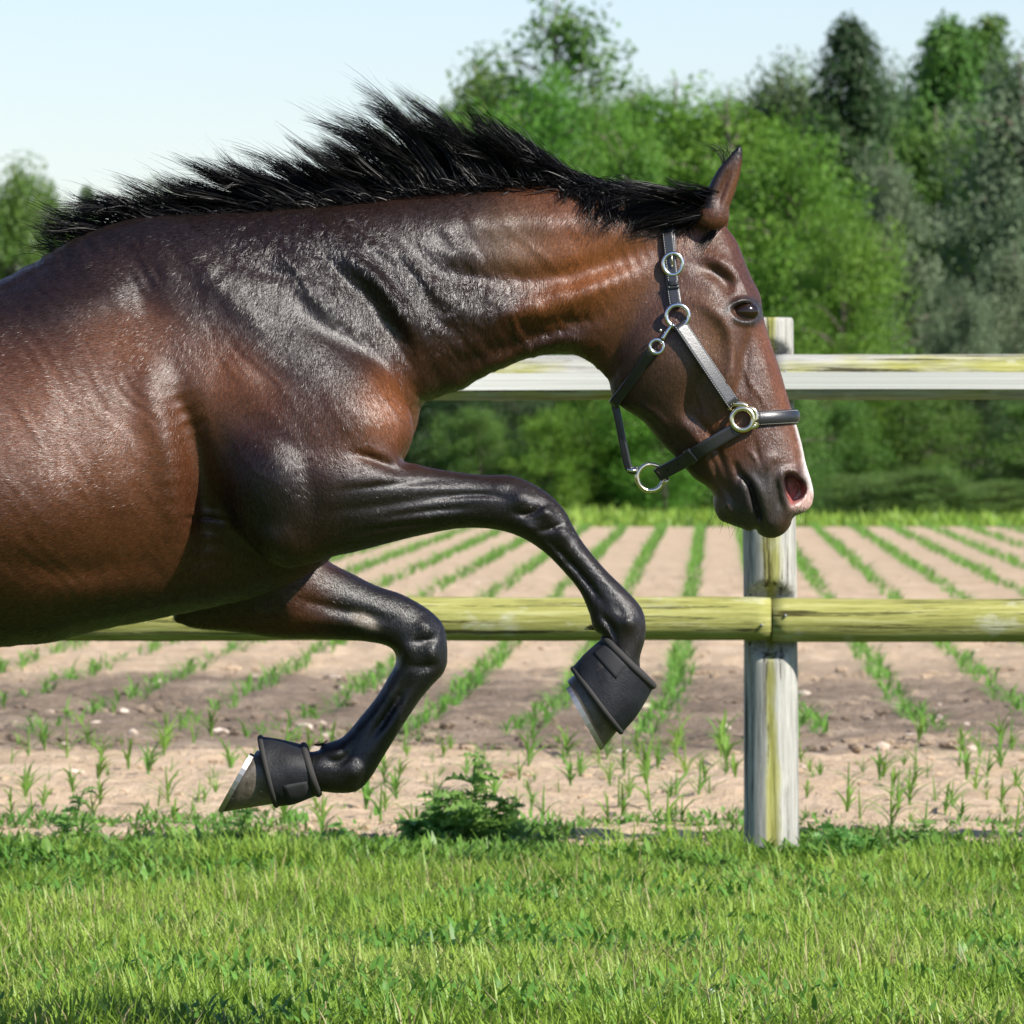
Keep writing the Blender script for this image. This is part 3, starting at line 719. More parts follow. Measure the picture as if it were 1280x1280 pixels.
NBODY = [(-60, 356), (0, 350), (33, 334), (62, 317), (92, 299), (121, 287), (161, 274), (195, 269), (262, 267), (319, 263), (375, 258), (431, 254), (480, 246), (560, 237),
  (640, 231), (720, 230), (790, 236), (840, 245), (885, 262), (900, 300), (880, 350), (850, 400), (800, 445), (765, 470), (748, 462), (737, 452), (712, 442), (681, 443), (650, 451), (619, 464), (581, 484), (550, 495), (528, 506), (519, 535),
  (503, 578), (455, 650), (400, 708), (330, 742), (260, 760), (212, 770), (172, 778), (125, 787), (91, 795), (62, 803), (25, 806), (0, 808), (-90, 806), (-180, 792), (-260, 770), (-330, 770), (-420, 760),
  (-520, 720), (-600, 640), (-640, 560), (-645, 490), (-615, 420), (-560, 375), (-480, 345), (-400, 338), (-300, 352), (-180, 366)]
body = Part(NBODY, 0.0, [(-560, 520, .80), (-420, 540, .86), (-200, 580, .95), (-40, 580, .95), (90, 570, .92), (180, 570, .84), (255, 600, .70), (270, 680, .64), (330, 680, .62), (300, 450, .82), (400, 480, .82), (480, 420, .74), (560, 370, .60), (640, 345, .54), (720, 335, .56), (800, 330, .60), (860, 330, .62)], [
  ('s', [(400, 315), (435, 350), (470, 390), (503, 440), (522, 500), (524, 520)], -.0075, 13), ('s', [(405, 290), (465, 345), (515, 400), (545, 445)], .012, 15),
  ('s', [(550, 468), (610, 440), (690, 415), (760, 390)], -.009, 12), ('s', [(500, 325), (600, 348), (700, 347), (780, 325), (830, 305)], -.010, 17),
  ('s', [(480, 285), (620, 278), (740, 278), (820, 285)], .008, 22), ('s', [(590, 402), (660, 388), (740, 362), (800, 338)], .008, 13), ('s', [(640, 440), (700, 425), (745, 430)], .006, 10),
  ('s', [(455, 320), (490, 352), (520, 392), (538, 440)], -.0035, 7), ('s', [(480, 318), (520, 350), (552, 395), (566, 440)], -.003, 7), ('s', [(520, 325), (560, 360), (590, 405), (600, 445)], -.003, 8), ('s', [(435, 318), (474, 352), (506, 396), (526, 450)], .005, 6), ('s', [(300, 330), (350, 345), (400, 350)], -.004, 9), ('s', [(330, 470), (400, 490), (450, 470)], -.005, 12), ('s', [(300, 420), (370, 470), (430, 520)], .007, 16), ('s', [(640, 415), (690, 400), (740, 400)], -.004, 7), ('s', [(520, 345), (580, 390), (600, 440)], .006, 12), ('s', [(430, 300), (500, 320), (560, 360)], .005, 12),
  ('s', [(230, 290), (300, 370), (370, 430), (440, 500)], .010, 24), ('s', [(270, 330), (340, 400), (390, 440)], -.006, 12), ('s', [(340, 300), (400, 370), (450, 430)], .008, 18),
  ('s', [(222, 480), (246, 550), (260, 640), (262, 730)], -.022, 20), ('s', [(190, 440), (205, 500), (226, 575), (232, 680)], .009, 24), ('b', 20, 660, 230, 115, 0, .030), ('b', 40, 410, 260, 85, -.1, -.024), ('b', -250, 650, 200, 115, 0, .025),
  ('s', [(236, 646), (262, 645), (296, 650)], -.007, 3.2), ('s', [(236, 641), (262, 640), (290, 644)], .004, 4), ('b', 480, 500, 40, 46, .4, .020), ('b', 130, 740, 120, 26, -.1, .010),
  ('s', [(70, 450), (66, 570), (84, 700)], .0022, 30), ('s', [(150, 470), (150, 580), (166, 690)], .002, 26), ('s', [(-30, 430), (-38, 560), (-20, 690)], .002, 30),
  ('s', [(0, 690), (90, 712), (180, 700)], -.004, 14), ('s', [(120, 310), (170, 330), (200, 400)], -.007, 20), ('s', [(20, 390), (110, 380), (190, 350)], .006, 20)], hc=.0065, kw=.16, gain=1.3)
NLEG = [(258, 470), (282, 432), (330, 408), (400, 420), (460, 455), (505, 500), (516, 540), (503, 573), (520, 580), (550, 587), (600, 593.5), (635, 594), (660, 602), (685, 617), (705, 637), (716, 657), (730, 680), (755, 710), (780, 735), (800, 757), (807, 777),
  (806, 800), (800, 822), (798, 850), (770, 880), (745, 860), (752, 825), (757, 800), (742, 786), (737, 768), (725, 740), (705, 715), (680, 690), (652, 672), (620, 662), (580, 660), (540, 666), (500, 675), (450, 688), (415, 696), (390, 704), (365, 709.5), (345, 706), (327, 695), (310, 675), (295, 655), (284, 625), (270, 580), (258, 530)]
near_leg = Part(NLEG, -.172, [(290, 460, .50), (300, 520, .60), (380, 520, .68), (460, 520, .70), (335, 660, .95), (350, 600, .84), (430, 630, .88), (520, 628, .86), (600, 628, .84), (650, 635, .98), (690, 660, .98), (740, 730, .82), (775, 775, .92), (775, 830, .95)], [
  ('s', [(440, 565), (470, 575), (505, 590)], -.010, 7), ('s', [(400, 640), (470, 632), (540, 622), (610, 612)], -.0035, 7), ('s', [(420, 600), (480, 600), (560, 606)], .003, 10), ('s', [(440, 662), (520, 648), (590, 640)], .0035, 10), ('s', [(380, 560), (390, 620), (385, 680)], -.005, 14),
  ('s', [(470, 648), (540, 638), (600, 634)], -.004, 4), ('b', 652, 622, 13, 12, 0, .008), ('b', 684, 640, 12, 10, .8, .009), ('b', 706, 664, 9, 12, .6, .005), ('b', 662, 662, 11, 8, .6, .006), ('s', [(640, 640), (662, 642), (690, 622)], -.006, 3.6), ('s', [(668, 664), (690, 660), (714, 648)], -.005, 3.6), ('s', [(618, 606), (640, 604), (660, 612)], .004, 5), ('s', [(684, 672), (722, 714), (756, 756)], -.010, 4.5), ('s', [(700, 664), (742, 706), (786, 756)], .005, 6), ('s', [(672, 684), (706, 716), (738, 760)], .005, 5), ('s', [(540, 622), (600, 618), (640, 624)], -.004, 3.5), ('s', [(430, 612), (500, 604), (570, 600)], -.004, 4), ('s', [(430, 668), (500, 656), (580, 648)], -.004, 4),
  ('b', 786, 776, 12, 13, 0, .009), ('s', [(748, 766), (764, 784), (768, 806)], -.008, 4.5), ('b', 752, 780, 9, 9, 0, .006), ('s', [(770, 758), (780, 768), (794, 766)], -.003, 4), ('b', 345, 680, 26, 22, .3, .014), ('b', 330, 590, 40, 60, -.2, .012), ('s', [(280, 500), (330, 540), (370, 560), (430, 570)], -.004, 16), ('b', 450, 520, 44, 34, .3, .014), ('b', 300, 470, 40, 30, .6, .006)], hc=.0045, kw=.075, gain=1.15)
FLEG = [(270, 640), (340, 640), (400, 690), (414, 704), (440, 717), (470, 732), (500, 742), (525, 755), (545, 770), (556, 787), (559.5, 820), (555, 840), (540, 857), (525, 875), (505, 905), (480, 945), (465, 970), (452, 985), (438, 991), (415, 991), (398, 989), (365, 990), (350, 970), (365, 945), (398, 938), (402, 931), (415, 927), (430, 920), (450, 897), (470, 872), (485, 847), (494, 830), (493, 815), (480, 806), (450, 801), (400, 798), (350, 797), (300, 791), (250, 786), (230, 781), (217, 771), (225, 720)]
far_leg = Part(FLEG, .135, [(300, 720, .70), (400, 750, .84), (480, 770, .86), (525, 800, .98), (540, 830, .96), (500, 880, .82), (450, 950, .90), (400, 962, .95)], [
  ('s', [(360, 745), (430, 762), (490, 775)], -.006, 6), ('s', [(360, 770), (430, 780), (480, 790)], .004, 7), ('b', 534, 782, 12, 11, 0, .008), ('b', 543, 815, 10, 13, 0, .009), ('b', 508, 812, 9, 12, .3, .006), ('s', [(512, 800), (530, 800), (550, 796)], -.005, 3.6), ('s', [(510, 832), (530, 832), (552, 828)], -.005, 3.6), ('s', [(512, 850), (488, 888), (458, 932)], -.010, 4.5), ('s', [(532, 850), (505, 890), (474, 938)], .005, 6), ('s', [(494, 850), (470, 886), (440, 920)], .005, 5), ('b', 448, 966, 13, 13, 0, .008), ('s', [(405, 950), (428, 950), (444, 932)], -.007, 4.5), ('b', 420, 936, 10, 8, 0, .005), ('b', 456, 779, 12, 7, .5, .004)], hc=.0045, kw=.075, gain=1.15)
HEAD = [(872, 256), (893, 266), (910, 287), (921, 302), (930, 324), (939, 346), (949.5, 367), (952.5, 384), (955, 399), (963, 427), (974, 459), (982, 487), (988, 507), (995, 530), (1002, 555), (1007.5, 580), (1014, 601), (1017, 617), (1014.5, 631), (1006, 640), (994, 645), (990, 650), (988, 657), (981, 666),
  (970, 672), (957, 672), (948, 667), (944.5, 661), (937, 664), (925, 660), (910, 654.5), (900, 650), (894, 640), (891.5, 627), (891, 617), (882, 607), (867, 597), (854, 582), (840, 567), (827, 555), (817, 542), (807, 530), (795, 520), (780, 511), (768, 500), (762, 480), (761, 450), (765, 415), (775, 370), (795, 320), (830, 275)]
MOUTH = [(926, 594), (931, 599), (937, 608), (943, 628), (948.5, 645), (946, 657)]
NOSTRIL = [(979, 596), (985, 592), (995, 596), (1004, 602), (1009, 611), (1003, 622), (996, 628), (988, 631), (983, 622), (979, 610)]
head = Part(HEAD, 0.0, [(880, 290, .66), (915, 350, .80), (930, 390, .84), (850, 350, .66), (820, 430, .66), (810, 480, .58), (880, 450, .70), (940, 470, .74), (900, 530, .60), (860, 540, .58), (960, 540, .74), (985, 610, .84), (950, 620, .74), (910, 630, .70)], [
  ('b', 930, 384, 26, 22, .3, .013), ('p', [(912, 388), (920, 381), (932, 379), (943, 385), (946, 393), (940, 399), (929, 401), (919, 397)], -.017, 4),
  ('s', [(909, 388), (919, 378.5), (932, 376), (944, 381), (950, 392)], .0045, 3.2), ('s', [(911, 394), (920, 402), (933, 405), (945, 401)], .0028, 2.8), ('s', [(910, 376), (925, 369), (942, 372)], -.003, 3),
  ('s', [(868, 332), (892, 342), (906, 356), (912, 372)], -.011, 9), ('s', [(880, 318), (915, 338), (938, 362)], .007, 9), ('b', 920, 318, 18, 24, -.4, .006), ('b', 880, 300, 16, 22, 0, -.004),
  ('s', [(850, 372), (885, 385), (908, 410), (914, 450), (905, 490), (895, 520)], .0075, 10), ('s', [(935, 415), (928, 455), (930, 500)], -.006, 7), ('s', [(916, 440), (921, 470), (918, 500)], -.004, 3.5), ('s', [(948, 430), (960, 470), (968, 510)], .003, 8),
  ('b', 822, 445, 56, 66, -.2, .014), ('s', [(885, 450), (868, 495), (858, 540)], -.007, 14), ('s', [(845, 520), (868, 548), (892, 590)], .006, 9), ('s', [(835, 535), (858, 562), (884, 598)], -.004, 6), ('s', [(882, 560), (895, 590), (900, 620)], -.004, 4), ('s', [(866, 520), (885, 540), (900, 575), (908, 605)], -.0035, 5),
  ('s', [(775, 505), (812, 515), (848, 548)], .004, 7), ('p', NOSTRIL, -.033, 5), ('s', [(975, 612), (974, 598), (982, 588), (996, 590), (1007, 600)], .005, 4), ('s', [(968, 596), (970, 618), (977, 640)], -.006, 5), ('b', 960, 618, 10, 22, .15, .005),
  ('s', [(924, 590)] + MOUTH + [(943, 664)], -.013, 2.8), ('s', [(930, 590), (944, 606), (953, 630), (958, 655)], .006, 7), ('s', [(918, 596), (928, 612), (935, 635), (938, 652)], .006, 7), ('b', 908, 636, 15, 13, .3, .007), ('b', 968, 655, 16, 12, 0, .005), ('s', [(915, 575), (921, 590), (922, 606)], -.004, 4), ('s', [(898, 600), (910, 615), (918, 640)], -.0035, 4),
  ('s', [(940, 545), (946, 570), (947, 590)], -.002, 3), ('s', [(955, 590), (961, 575), (972, 570)], .003, 6), ('b', 1003, 590, 10, 20, -.2, .004), ('s', [(940, 480), (952, 500), (955, 512)], .0022, 2.3), ('s', [(925, 440), (932, 470), (944, 492)], .002, 2.3), ('s', [(890, 500), (898, 530), (893, 560)], .002, 2.3), ('s', [(860, 470), (876, 505), (880, 540)], .002, 2.5), ('s', [(930, 560), (944, 575), (950, 600)], .0018, 2.2)], hc=.0035, kw=.055, gain=1.15)
EAR = [(870, 276), (877, 252), (886, 232), (897, 212), (911, 195), (925, 181), (928.5, 196), (925, 216), (919, 236), (912, 256), (910, 278), (892, 288)]
ear = Part(EAR, -.060, [(900, 240, .60), (890, 285, .9)], [('s', [(897, 262), (904, 238), (917, 204)], -.007, 6)], hc=.0025, kw=.04)
ear2 = Part([(x - 1, y + 7) for x, y in EAR], .060, [(900, 240, .60), (890, 285, .9)], hc=.0025, kw=.04)
hk = lambda pts, yc: Part(limb(pts), yc, [(pts[0][0], pts[0][1], .66), (pts[2][0], pts[2][1], .75), (pts[-1][0], pts[-1][1], .9)], hc=.008, kw=.2, smooth=0)
hind1 = hk([(-470, 500, 120), (-430, 640, 130), (-400, 760, 105), (-480, 860, 66), (-575, 945, 47), (-600, 990, 36), (-622, 1090, 26), (-640, 1180, 33), (-620, 1240, 26), (-598, 1275, 34)], -.15)
hind2 = hk([(-440, 500, 120), (-400, 640, 130), (-350, 760, 105), (-410, 870, 66), (-480, 960, 47), (-505, 1005, 36), (-520, 1100, 26), (-535, 1190, 33), (-515, 1245, 26), (-495, 1278, 34)], .15)

# ---- one volume for the whole animal
def axis(parts):
    out = [parts[0][0]]
    for a, b_, st in parts: n = max(1, int(round((b_ - a) / st))); out += list(a + (np.arange(n) + 1) * (b_ - a) / n)
    return np.array(out)
px2x = lambda p: (p - 640) / S14
py2z = lambda p: CAMZ + (HORY - p) / S14
GX = axis([(px2x(-680), px2x(-40), .011), (px2x(-40), px2x(745), .0049), (px2x(745), px2x(1030), .0026)])
GZ = axis([(py2z(1330), py2z(1045), .010), (py2z(1045), py2z(690), .0048), (py2z(690), py2z(240), .0031), (py2z(240), py2z(165), .0036)])
GY = axis([(-.36, .36, .005)])
VOL = np.full((len(GX), len(GY), len(GZ)), .15, np.float32)
def stamp(p, k):
    ix = np.where((GX > p.lo[0]) & (GX < p.hi[0]))[0]; iz = np.where((GZ > p.lo[1]) & (GZ < p.hi[1]))[0]
    X, Z = np.meshgrid(GX[ix], GZ[iz], indexing='ij'); W2, ref = p.field(X, Z)
    wm = math.sqrt(max(W2.max(), 0)) + .05; iy = np.where(np.abs(GY - p.yc) < wm)[0]
    W2, ref = W2.astype(np.float32), ref.astype(np.float32)
    for j in iy:
        G = np.minimum(((GY[j] - p.yc) ** 2 - W2) / (2 * ref), .15).astype(np.float32)
        A = VOL[ix[0]:ix[-1] + 1, j, iz[0]:iz[-1] + 1]
        if k: h = np.maximum(k - np.abs(A - G), 0) / k; A[...] = np.minimum(A, G) - h * h * k * .25
        else: A[...] = np.minimum(A, G)
for p, k in ((body, 0), (hind1, .06), (hind2, .06), (far_leg, .03), (near_leg, .034), (head, .016), (ear, .032), (ear2, .032)): stamp(p, k)
def surface_nets(F, gx, gy, gz):
    s = F < 0; nx, ny, nz = F.shape
    c = np.zeros((nx - 1, ny - 1, nz - 1), np.uint8)
    for a in (0, 1):
        for b_ in (0, 1):
            for d in (0, 1): c += s[a:nx - 1 + a, b_:ny - 1 + b_, d:nz - 1 + d]
    act = (c > 0) & (c < 8); I, J, K = np.nonzero(act); n = len(I)
    vid = np.full(act.shape, -1, np.int32); vid[I, J, K] = np.arange(n)
    acc = np.zeros((n, 3)); cnt = np.zeros(n)
    corner = [(0, 0, 0), (1, 0, 0), (0, 1, 0), (1, 1, 0), (0, 0, 1), (1, 0, 1), (0, 1, 1), (1, 1, 1)]
    val = [F[I + a, J + b_, K + d] for a, b_, d in corner]
    for e0 in range(8):
        for ax, bit in ((0, 1), (1, 2), (2, 4)):
            if e0 & bit: continue
            e1 = e0 | bit; v0, v1 = val[e0], val[e1]; cr = (v0 < 0) != (v1 < 0)
            t = np.where(cr, v0 / np.where(cr, v0 - v1, 1), 0); p = [np.full(n, float(x)) for x in corner[e0]]; p[ax] = p[ax] + t
            for q in range(3): acc[:, q] += np.where(cr, p[q], 0)
            cnt += cr
    f = acc / cnt[:, None]
    V = np.stack([gx[I] + f[:, 0] * (gx[I + 1] - gx[I]), gy[J] + f[:, 1] * (gy[J + 1] - gy[J]), gz[K] + f[:, 2] * (gz[K + 1] - gz[K])], -1)
    Q = []
    a, b_, d = np.nonzero(s[:-1, 1:-1, 1:-1] != s[1:, 1:-1, 1:-1]); b_ = b_ + 1; d = d + 1
    q = np.stack([vid[a, b_ - 1, d - 1], vid[a, b_, d - 1], vid[a, b_, d], vid[a, b_ - 1, d]], -1); fl = s[a, b_, d]; Q.append(np.where(fl[:, None], q, q[:, ::-1]))
    a, b_, d = np.nonzero(s[1:-1, :-1, 1:-1] != s[1:-1, 1:, 1:-1]); a = a + 1; d = d + 1
    q = np.stack([vid[a - 1, b_, d - 1], vid[a - 1, b_, d], vid[a, b_, d], vid[a, b_, d - 1]], -1); fl = s[a, b_, d]; Q.append(np.where(fl[:, None], q, q[:, ::-1]))
    a, b_, d = np.nonzero(s[1:-1, 1:-1, :-1] != s[1:-1, 1:-1, 1:]); a = a + 1; b_ = b_ + 1
    q = np.stack([vid[a - 1, b_ - 1, d], vid[a, b_ - 1, d], vid[a, b_, d], vid[a - 1, b_, d]], -1); fl = s[a, b_, d]; Q.append(np.where(fl[:, None], q, q[:, ::-1]))
    Q = np.concatenate(Q); return V, Q[(Q >= 0).all(1)]
HV, HQ = surface_nets(VOL, GX, GY, GZ); del VOL
E = np.unique(np.sort(np.concatenate([HQ[:, [0, 1]], HQ[:, [1, 2]], HQ[:, [2, 3]], HQ[:, [3, 0]]]), axis=1), axis=0)
deg = np.bincount(E.ravel(), minlength=len(HV)).astype(float)
def lap(V, lam):
    out = np.empty_like(V)
    for q in range(3): out[:, q] = np.bincount(E[:, 0], V[E[:, 1], q], len(V)) + np.bincount(E[:, 1], V[E[:, 0], q], len(V))
    return V + lam * (out / np.maximum(deg, 1)[:, None] - V)
for _ in range(4): HV = lap(HV, .55); HV = lap(HV, -.52)
# ---- coat and skin colours with some painted shade, laid out over the side of the animal
PXv, PYv = to_px(HV[:, 0], HV[:, 2], HD); Yv = HV[:, 1]
BROWN, DARK, BLACK, ORANGE, CHEST = (.064, .0205, .0066), (.0066, .0032, .0024), (.0036, .0031, .0033), (.19, .062, .016), (.185, .058, .014)
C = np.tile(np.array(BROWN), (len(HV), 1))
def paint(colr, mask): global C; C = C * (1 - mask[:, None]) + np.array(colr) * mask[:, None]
def blob(cx, cy, rx, ry, rot=0.0):
    c, s = math.cos(rot), math.sin(rot); u, v = (PXv - cx) * c + (PYv - cy) * s, -(PXv - cx) * s + (PYv - cy) * c
    return np.exp(-((u / rx) ** 2 + (v / ry) ** 2) ** 1.4)
def along(pts, w): return np.exp(-(line_dist(PXv, PYv, spline(pts, len(pts) * 4)) / w) ** 2)
nz = vnoise(HV[:, 0] * 9 + 20, HV[:, 2] * 9 + 20, 71) * .6 + vnoise(HV[:, 0] * 24 + 20, HV[:, 2] * 24 + 20, 72) * .4
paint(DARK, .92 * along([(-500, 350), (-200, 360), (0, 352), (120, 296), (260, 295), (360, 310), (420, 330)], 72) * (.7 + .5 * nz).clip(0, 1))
paint(DARK, .75 * blob(60, 375, 190, 55, -.1)); paint(DARK, .72 * blob(350, 400, 130, 90, .4)); paint(DARK, .8 * along([(90, 305), (195, 280), (320, 272), (480, 258), (600, 248)], 34)); paint(DARK, .93 * blob(490, 365, 140, 80, .55)); paint(DARK, .8 * blob(610, 370, 95, 62)); paint(DARK, .88 * blob(330, 610, 80, 105)); paint(DARK, .62 * blob(390, 430, 110, 70)); paint(DARK, .7 * blob(540, 300, 100, 45)); paint(DARK, .5 * blob(250, 380, 90, 60))  # dark hair; the elbow blob also paints in the shadow behind the elbow
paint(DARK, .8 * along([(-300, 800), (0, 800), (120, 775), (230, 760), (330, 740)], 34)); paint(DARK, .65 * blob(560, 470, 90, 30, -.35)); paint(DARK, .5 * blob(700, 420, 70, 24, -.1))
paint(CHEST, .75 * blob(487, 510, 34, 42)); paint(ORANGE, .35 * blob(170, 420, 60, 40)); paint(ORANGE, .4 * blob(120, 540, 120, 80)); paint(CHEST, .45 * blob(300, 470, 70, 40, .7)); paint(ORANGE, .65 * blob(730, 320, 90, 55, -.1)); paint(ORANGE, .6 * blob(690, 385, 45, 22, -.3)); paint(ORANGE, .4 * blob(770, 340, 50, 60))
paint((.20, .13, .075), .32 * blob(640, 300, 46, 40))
hm = PXv > 745
paint((.075, .038, .024), hm * .75 * blob(850, 440, 75, 110)); paint(DARK, hm * .75 * along([(760, 490), (812, 532), (862, 590)], 26)); paint(ORANGE, hm * .55 * along([(955, 410), (972, 470), (990, 540), (1000, 565)], 15)); paint(ORANGE, hm * .45 * blob(850, 290, 30, 26)); paint(ORANGE, hm * .35 * blob(905, 545, 30, 40, -.4)); paint((.13, .058, .024), hm * .6 * blob(885, 420, 26, 60, -.3))
GREY = (.030, .026, .025)
paint(GREY, hm * .92 * np.clip(blob(950, 625, 42, 46) * 1.35, 0, 1)); paint(GREY, hm * .85 * np.clip(blob(912, 642, 24, 20) * 1.3, 0, 1)); paint((.012, .009, .008), hm * .92 * along([(908, 388), (920, 378), (934, 376), (948, 384), (949, 396), (935, 404), (918, 400)], 6))  # grey muzzle; dark eyelid skin with upper-lid shade painted in
paint((.10, .055, .03), hm * .5 * blob(898, 612, 11, 40, -.2))
gx_ = line_dist(PXv, PYv, spline([(989, 512), (996, 535), (1003, 560), (1011, 590), (1020, 615)], 16))
paint((.66, .58, .54), hm * np.clip(1.15 * np.exp(-(gx_ / np.interp(PYv, [505, 560, 600, 640], [1.8, 3.4, 7, 9])) ** 2), 0, 1) * sstep(PYv, 505, 525))
paint((.62, .40, .36), hm * np.clip(1.3 * blob(1005, 630, 15, 13), 0, 1)); paint((.26, .075, .07), hm * np.clip(sstep(sdf_poly(PXv, PYv, poly_smooth(NOSTRIL)), -2, 4), 0, 1) * (np.abs(Yv) > .004)); paint((.02, .014, .014), hm * along([(979, 612), (979, 600), (990, 595), (1003, 603)], 6) * .92)  # pink skin; shade of the nostril's depth painted dark along its top
earm = hm & (PYv < 262) & (PXv > 872)
paint(BLACK, earm * along([(882, 262), (888, 232), (904, 204), (925, 184)], 9) * .95); paint(BLACK, earm * blob(924, 186, 9, 14) * .9); paint((.12, .05, .022), earm * .6 * blob(914, 232, 8, 26, .4))
legc = [(440, 640), (520, 628), (600, 628), (655, 635), (690, 665), (745, 735), (780, 785), (775, 860)]
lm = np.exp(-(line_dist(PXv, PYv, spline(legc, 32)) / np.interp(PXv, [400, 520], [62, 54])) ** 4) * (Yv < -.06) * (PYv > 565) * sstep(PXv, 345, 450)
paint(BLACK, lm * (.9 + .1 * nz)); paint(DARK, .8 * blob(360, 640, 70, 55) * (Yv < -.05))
legf = [(400, 750), (480, 772), (530, 805), (500, 880), (445, 960), (370, 965)]
lf_ = np.exp(-(line_dist(PXv, PYv, spline(legf, 28)) / np.interp(PXv, [330, 480], [56, 60])) ** 4) * (Yv > .02) * (PYv > 690) * np.maximum(sstep(PXv, 360, 440), PYv > 850)
paint(BLACK, lf_); paint((.20, .17, .14), .8 * np.clip(blob(454, 778, 16, 9, .55) * 1.5, 0, 1) * (Yv > .04)); paint(BLACK, (PYv > 840) * (PXv < -300) * 1.0)
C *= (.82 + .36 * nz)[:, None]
wet = np.clip(.95 * along([(330, 290), (430, 330), (520, 390), (560, 440)], 75) + .7 * blob(620, 380, 90, 60) + .5 * blob(690, 420, 60, 30) + .3 * blob(130, 330, 150, 50), 0, 1) * ((PXv < 760) | (lm > .3))
legm = np.clip(lm + lf_, 0, 1); clm = wet * (1 - legm)
flow = np.clip(sstep(PXv, 215, 265), 0, 1)
# coat: short glossy hair, streaked along its lie, clumped where damp
m, nt, b = mat('bay_coat', (.1, .04, .02), .42, spec=.65)
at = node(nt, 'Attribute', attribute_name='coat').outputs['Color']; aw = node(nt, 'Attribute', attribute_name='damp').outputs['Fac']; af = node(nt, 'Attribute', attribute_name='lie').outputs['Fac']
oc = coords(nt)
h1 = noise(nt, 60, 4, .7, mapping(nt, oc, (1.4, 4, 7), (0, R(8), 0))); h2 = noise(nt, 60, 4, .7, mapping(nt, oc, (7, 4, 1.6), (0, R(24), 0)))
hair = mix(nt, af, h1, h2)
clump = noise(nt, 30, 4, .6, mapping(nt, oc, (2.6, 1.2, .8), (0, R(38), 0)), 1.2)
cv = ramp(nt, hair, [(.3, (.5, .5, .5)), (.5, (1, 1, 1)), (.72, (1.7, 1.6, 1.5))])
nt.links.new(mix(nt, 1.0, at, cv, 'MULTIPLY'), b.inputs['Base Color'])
nt.links.new(math_node(nt, 'SUBTRACT', math_node(nt, 'ADD', .32, math_node(nt, 'MULTIPLY', hair, .18)), math_node(nt, 'MULTIPLY', aw, .10)), b.inputs['Roughness'])
mott = noise(nt, 26, 4, .6, mapping(nt, oc, (1.0, 1.0, 1.5), (0, R(20), 0)))
b0 = bump(nt, None, mott, .16, .012)
b1 = bump(nt, None, hair, .30, .004, b0)
bw = node(nt, 'Bump'); bw.inputs['Distance'].default_value = .016; nt.links.new(clump, bw.inputs['Height']); nt.links.new(math_node(nt, 'MULTIPLY', node(nt, 'Attribute', attribute_name='clump').outputs['Fac'], .55), bw.inputs['Strength']); nt.links.new(b1, bw.inputs['Normal'])
nt.links.new(bw.outputs[0], b.inputs['Normal'])
b.inputs['Sheen Weight'].default_value = .03; b.inputs['Sheen Roughness'].default_value = .35; b.inputs['Sheen Tint'].default_value = (1, .9, .8, 1)
M_coat = m
# damp hair lies in waves and creases over the neck and shoulder
trn = np.concatenate([HQ[:, [0, 1, 2]], HQ[:, [0, 2, 3]]]); fn = np.cross(HV[trn[:, 1]] - HV[trn[:, 0]], HV[trn[:, 2]] - HV[trn[:, 0]]); vnm = np.zeros_like(HV)
for k in range(3):
    for q in range(3): vnm[:, q] += np.bincount(trn[:, k], fn[:, q], len(HV))
vnm /= np.linalg.norm(vnm, axis=1)[:, None] + 1e-12
cr_, sr_ = math.cos(.95), math.sin(.95); ua, va = HV[:, 0] * cr_ - HV[:, 2] * sr_ + 30, HV[:, 0] * sr_ + HV[:, 2] * cr_ + 30
wrp = vnoise(HV[:, 0] * 11 + 50, HV[:, 2] * 11 + 50, 77) * 1.6
rid = 1 - np.abs(2 * vnoise(ua * 13 + wrp, va * 42 + wrp, 78) - 1); rid2 = 1 - np.abs(2 * vnoise(ua * 24 + wrp, va * 75 + wrp * 2, 79) - 1)
HV = HV + vnm * (clm * ((rid - .5) * .0052 + (rid2 - .5) * .0022) + (1 - clm) * (PXv < 740) * (1 - legm) * (rid - .5) * .0011)[:, None]
HV3 = HV.copy(); HV3[:, 1] += HD
horse = empty('horse', (px2x(0), HD, 0)); tag(horse, 'dark bay horse leaping over the grass with forelegs tucked and black mane flying', 'horse')
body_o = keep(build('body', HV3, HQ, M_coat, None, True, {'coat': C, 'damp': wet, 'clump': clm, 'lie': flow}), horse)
bvh = BVHTree.FromPolygons([Vector(v) for v in HV3], HQ.tolist())
bpy.context.view_layer.update()
horse_inv = None
def hit(px, py, off=0.0, D=HD - .1):
    """point on the near side of the animal under a photo pixel, lifted by off"""
    p = P(px, py, D); c = np.array([0, 0, CAMZ]); d = p - c; d /= np.linalg.norm(d)
    h = bvh.ray_cast(Vector(c + d * 12), Vector(d), 4)
    q = np.array(h[0]) if h[0] is not None else p
    return q - d * off, (np.array(h[1]) if h[1] is not None else -d)
# ---- eyes
m, nt, b = mat('eye_dark', (.014, .007, .004), .13, spec=.5); b.inputs['Coat Weight'].default_value = .15; b.inputs['Coat Roughness'].default_value = .02
M_eye = m
W2e, _ = head.field(np.array([[px2x(929)]]), np.array([[py2z(372)]])); wy = math.sqrt(W2e[0, 0])
for sgn in (-1, 1):
    th = np.linspace(0, 2 * np.pi, 32, endpoint=False); ph = np.linspace(.06, math.pi - .06, 20)
    rx, rz, ry = 18 / S14, 12.6 / S14, .018; c = np.array([px2x(929.5), HD + sgn * (wy - .0145), py2z(390)])
    S = np.stack([np.stack([c[0] + rx * np.sin(q) * np.cos(th), np.full(32, c[1] + ry * math.cos(q)), c[2] + rz * np.sin(q) * np.sin(th)], -1) for q in ph])
    a = Acc(); a.add(*loft(S)); keep(a.build('eye', M_eye), horse)
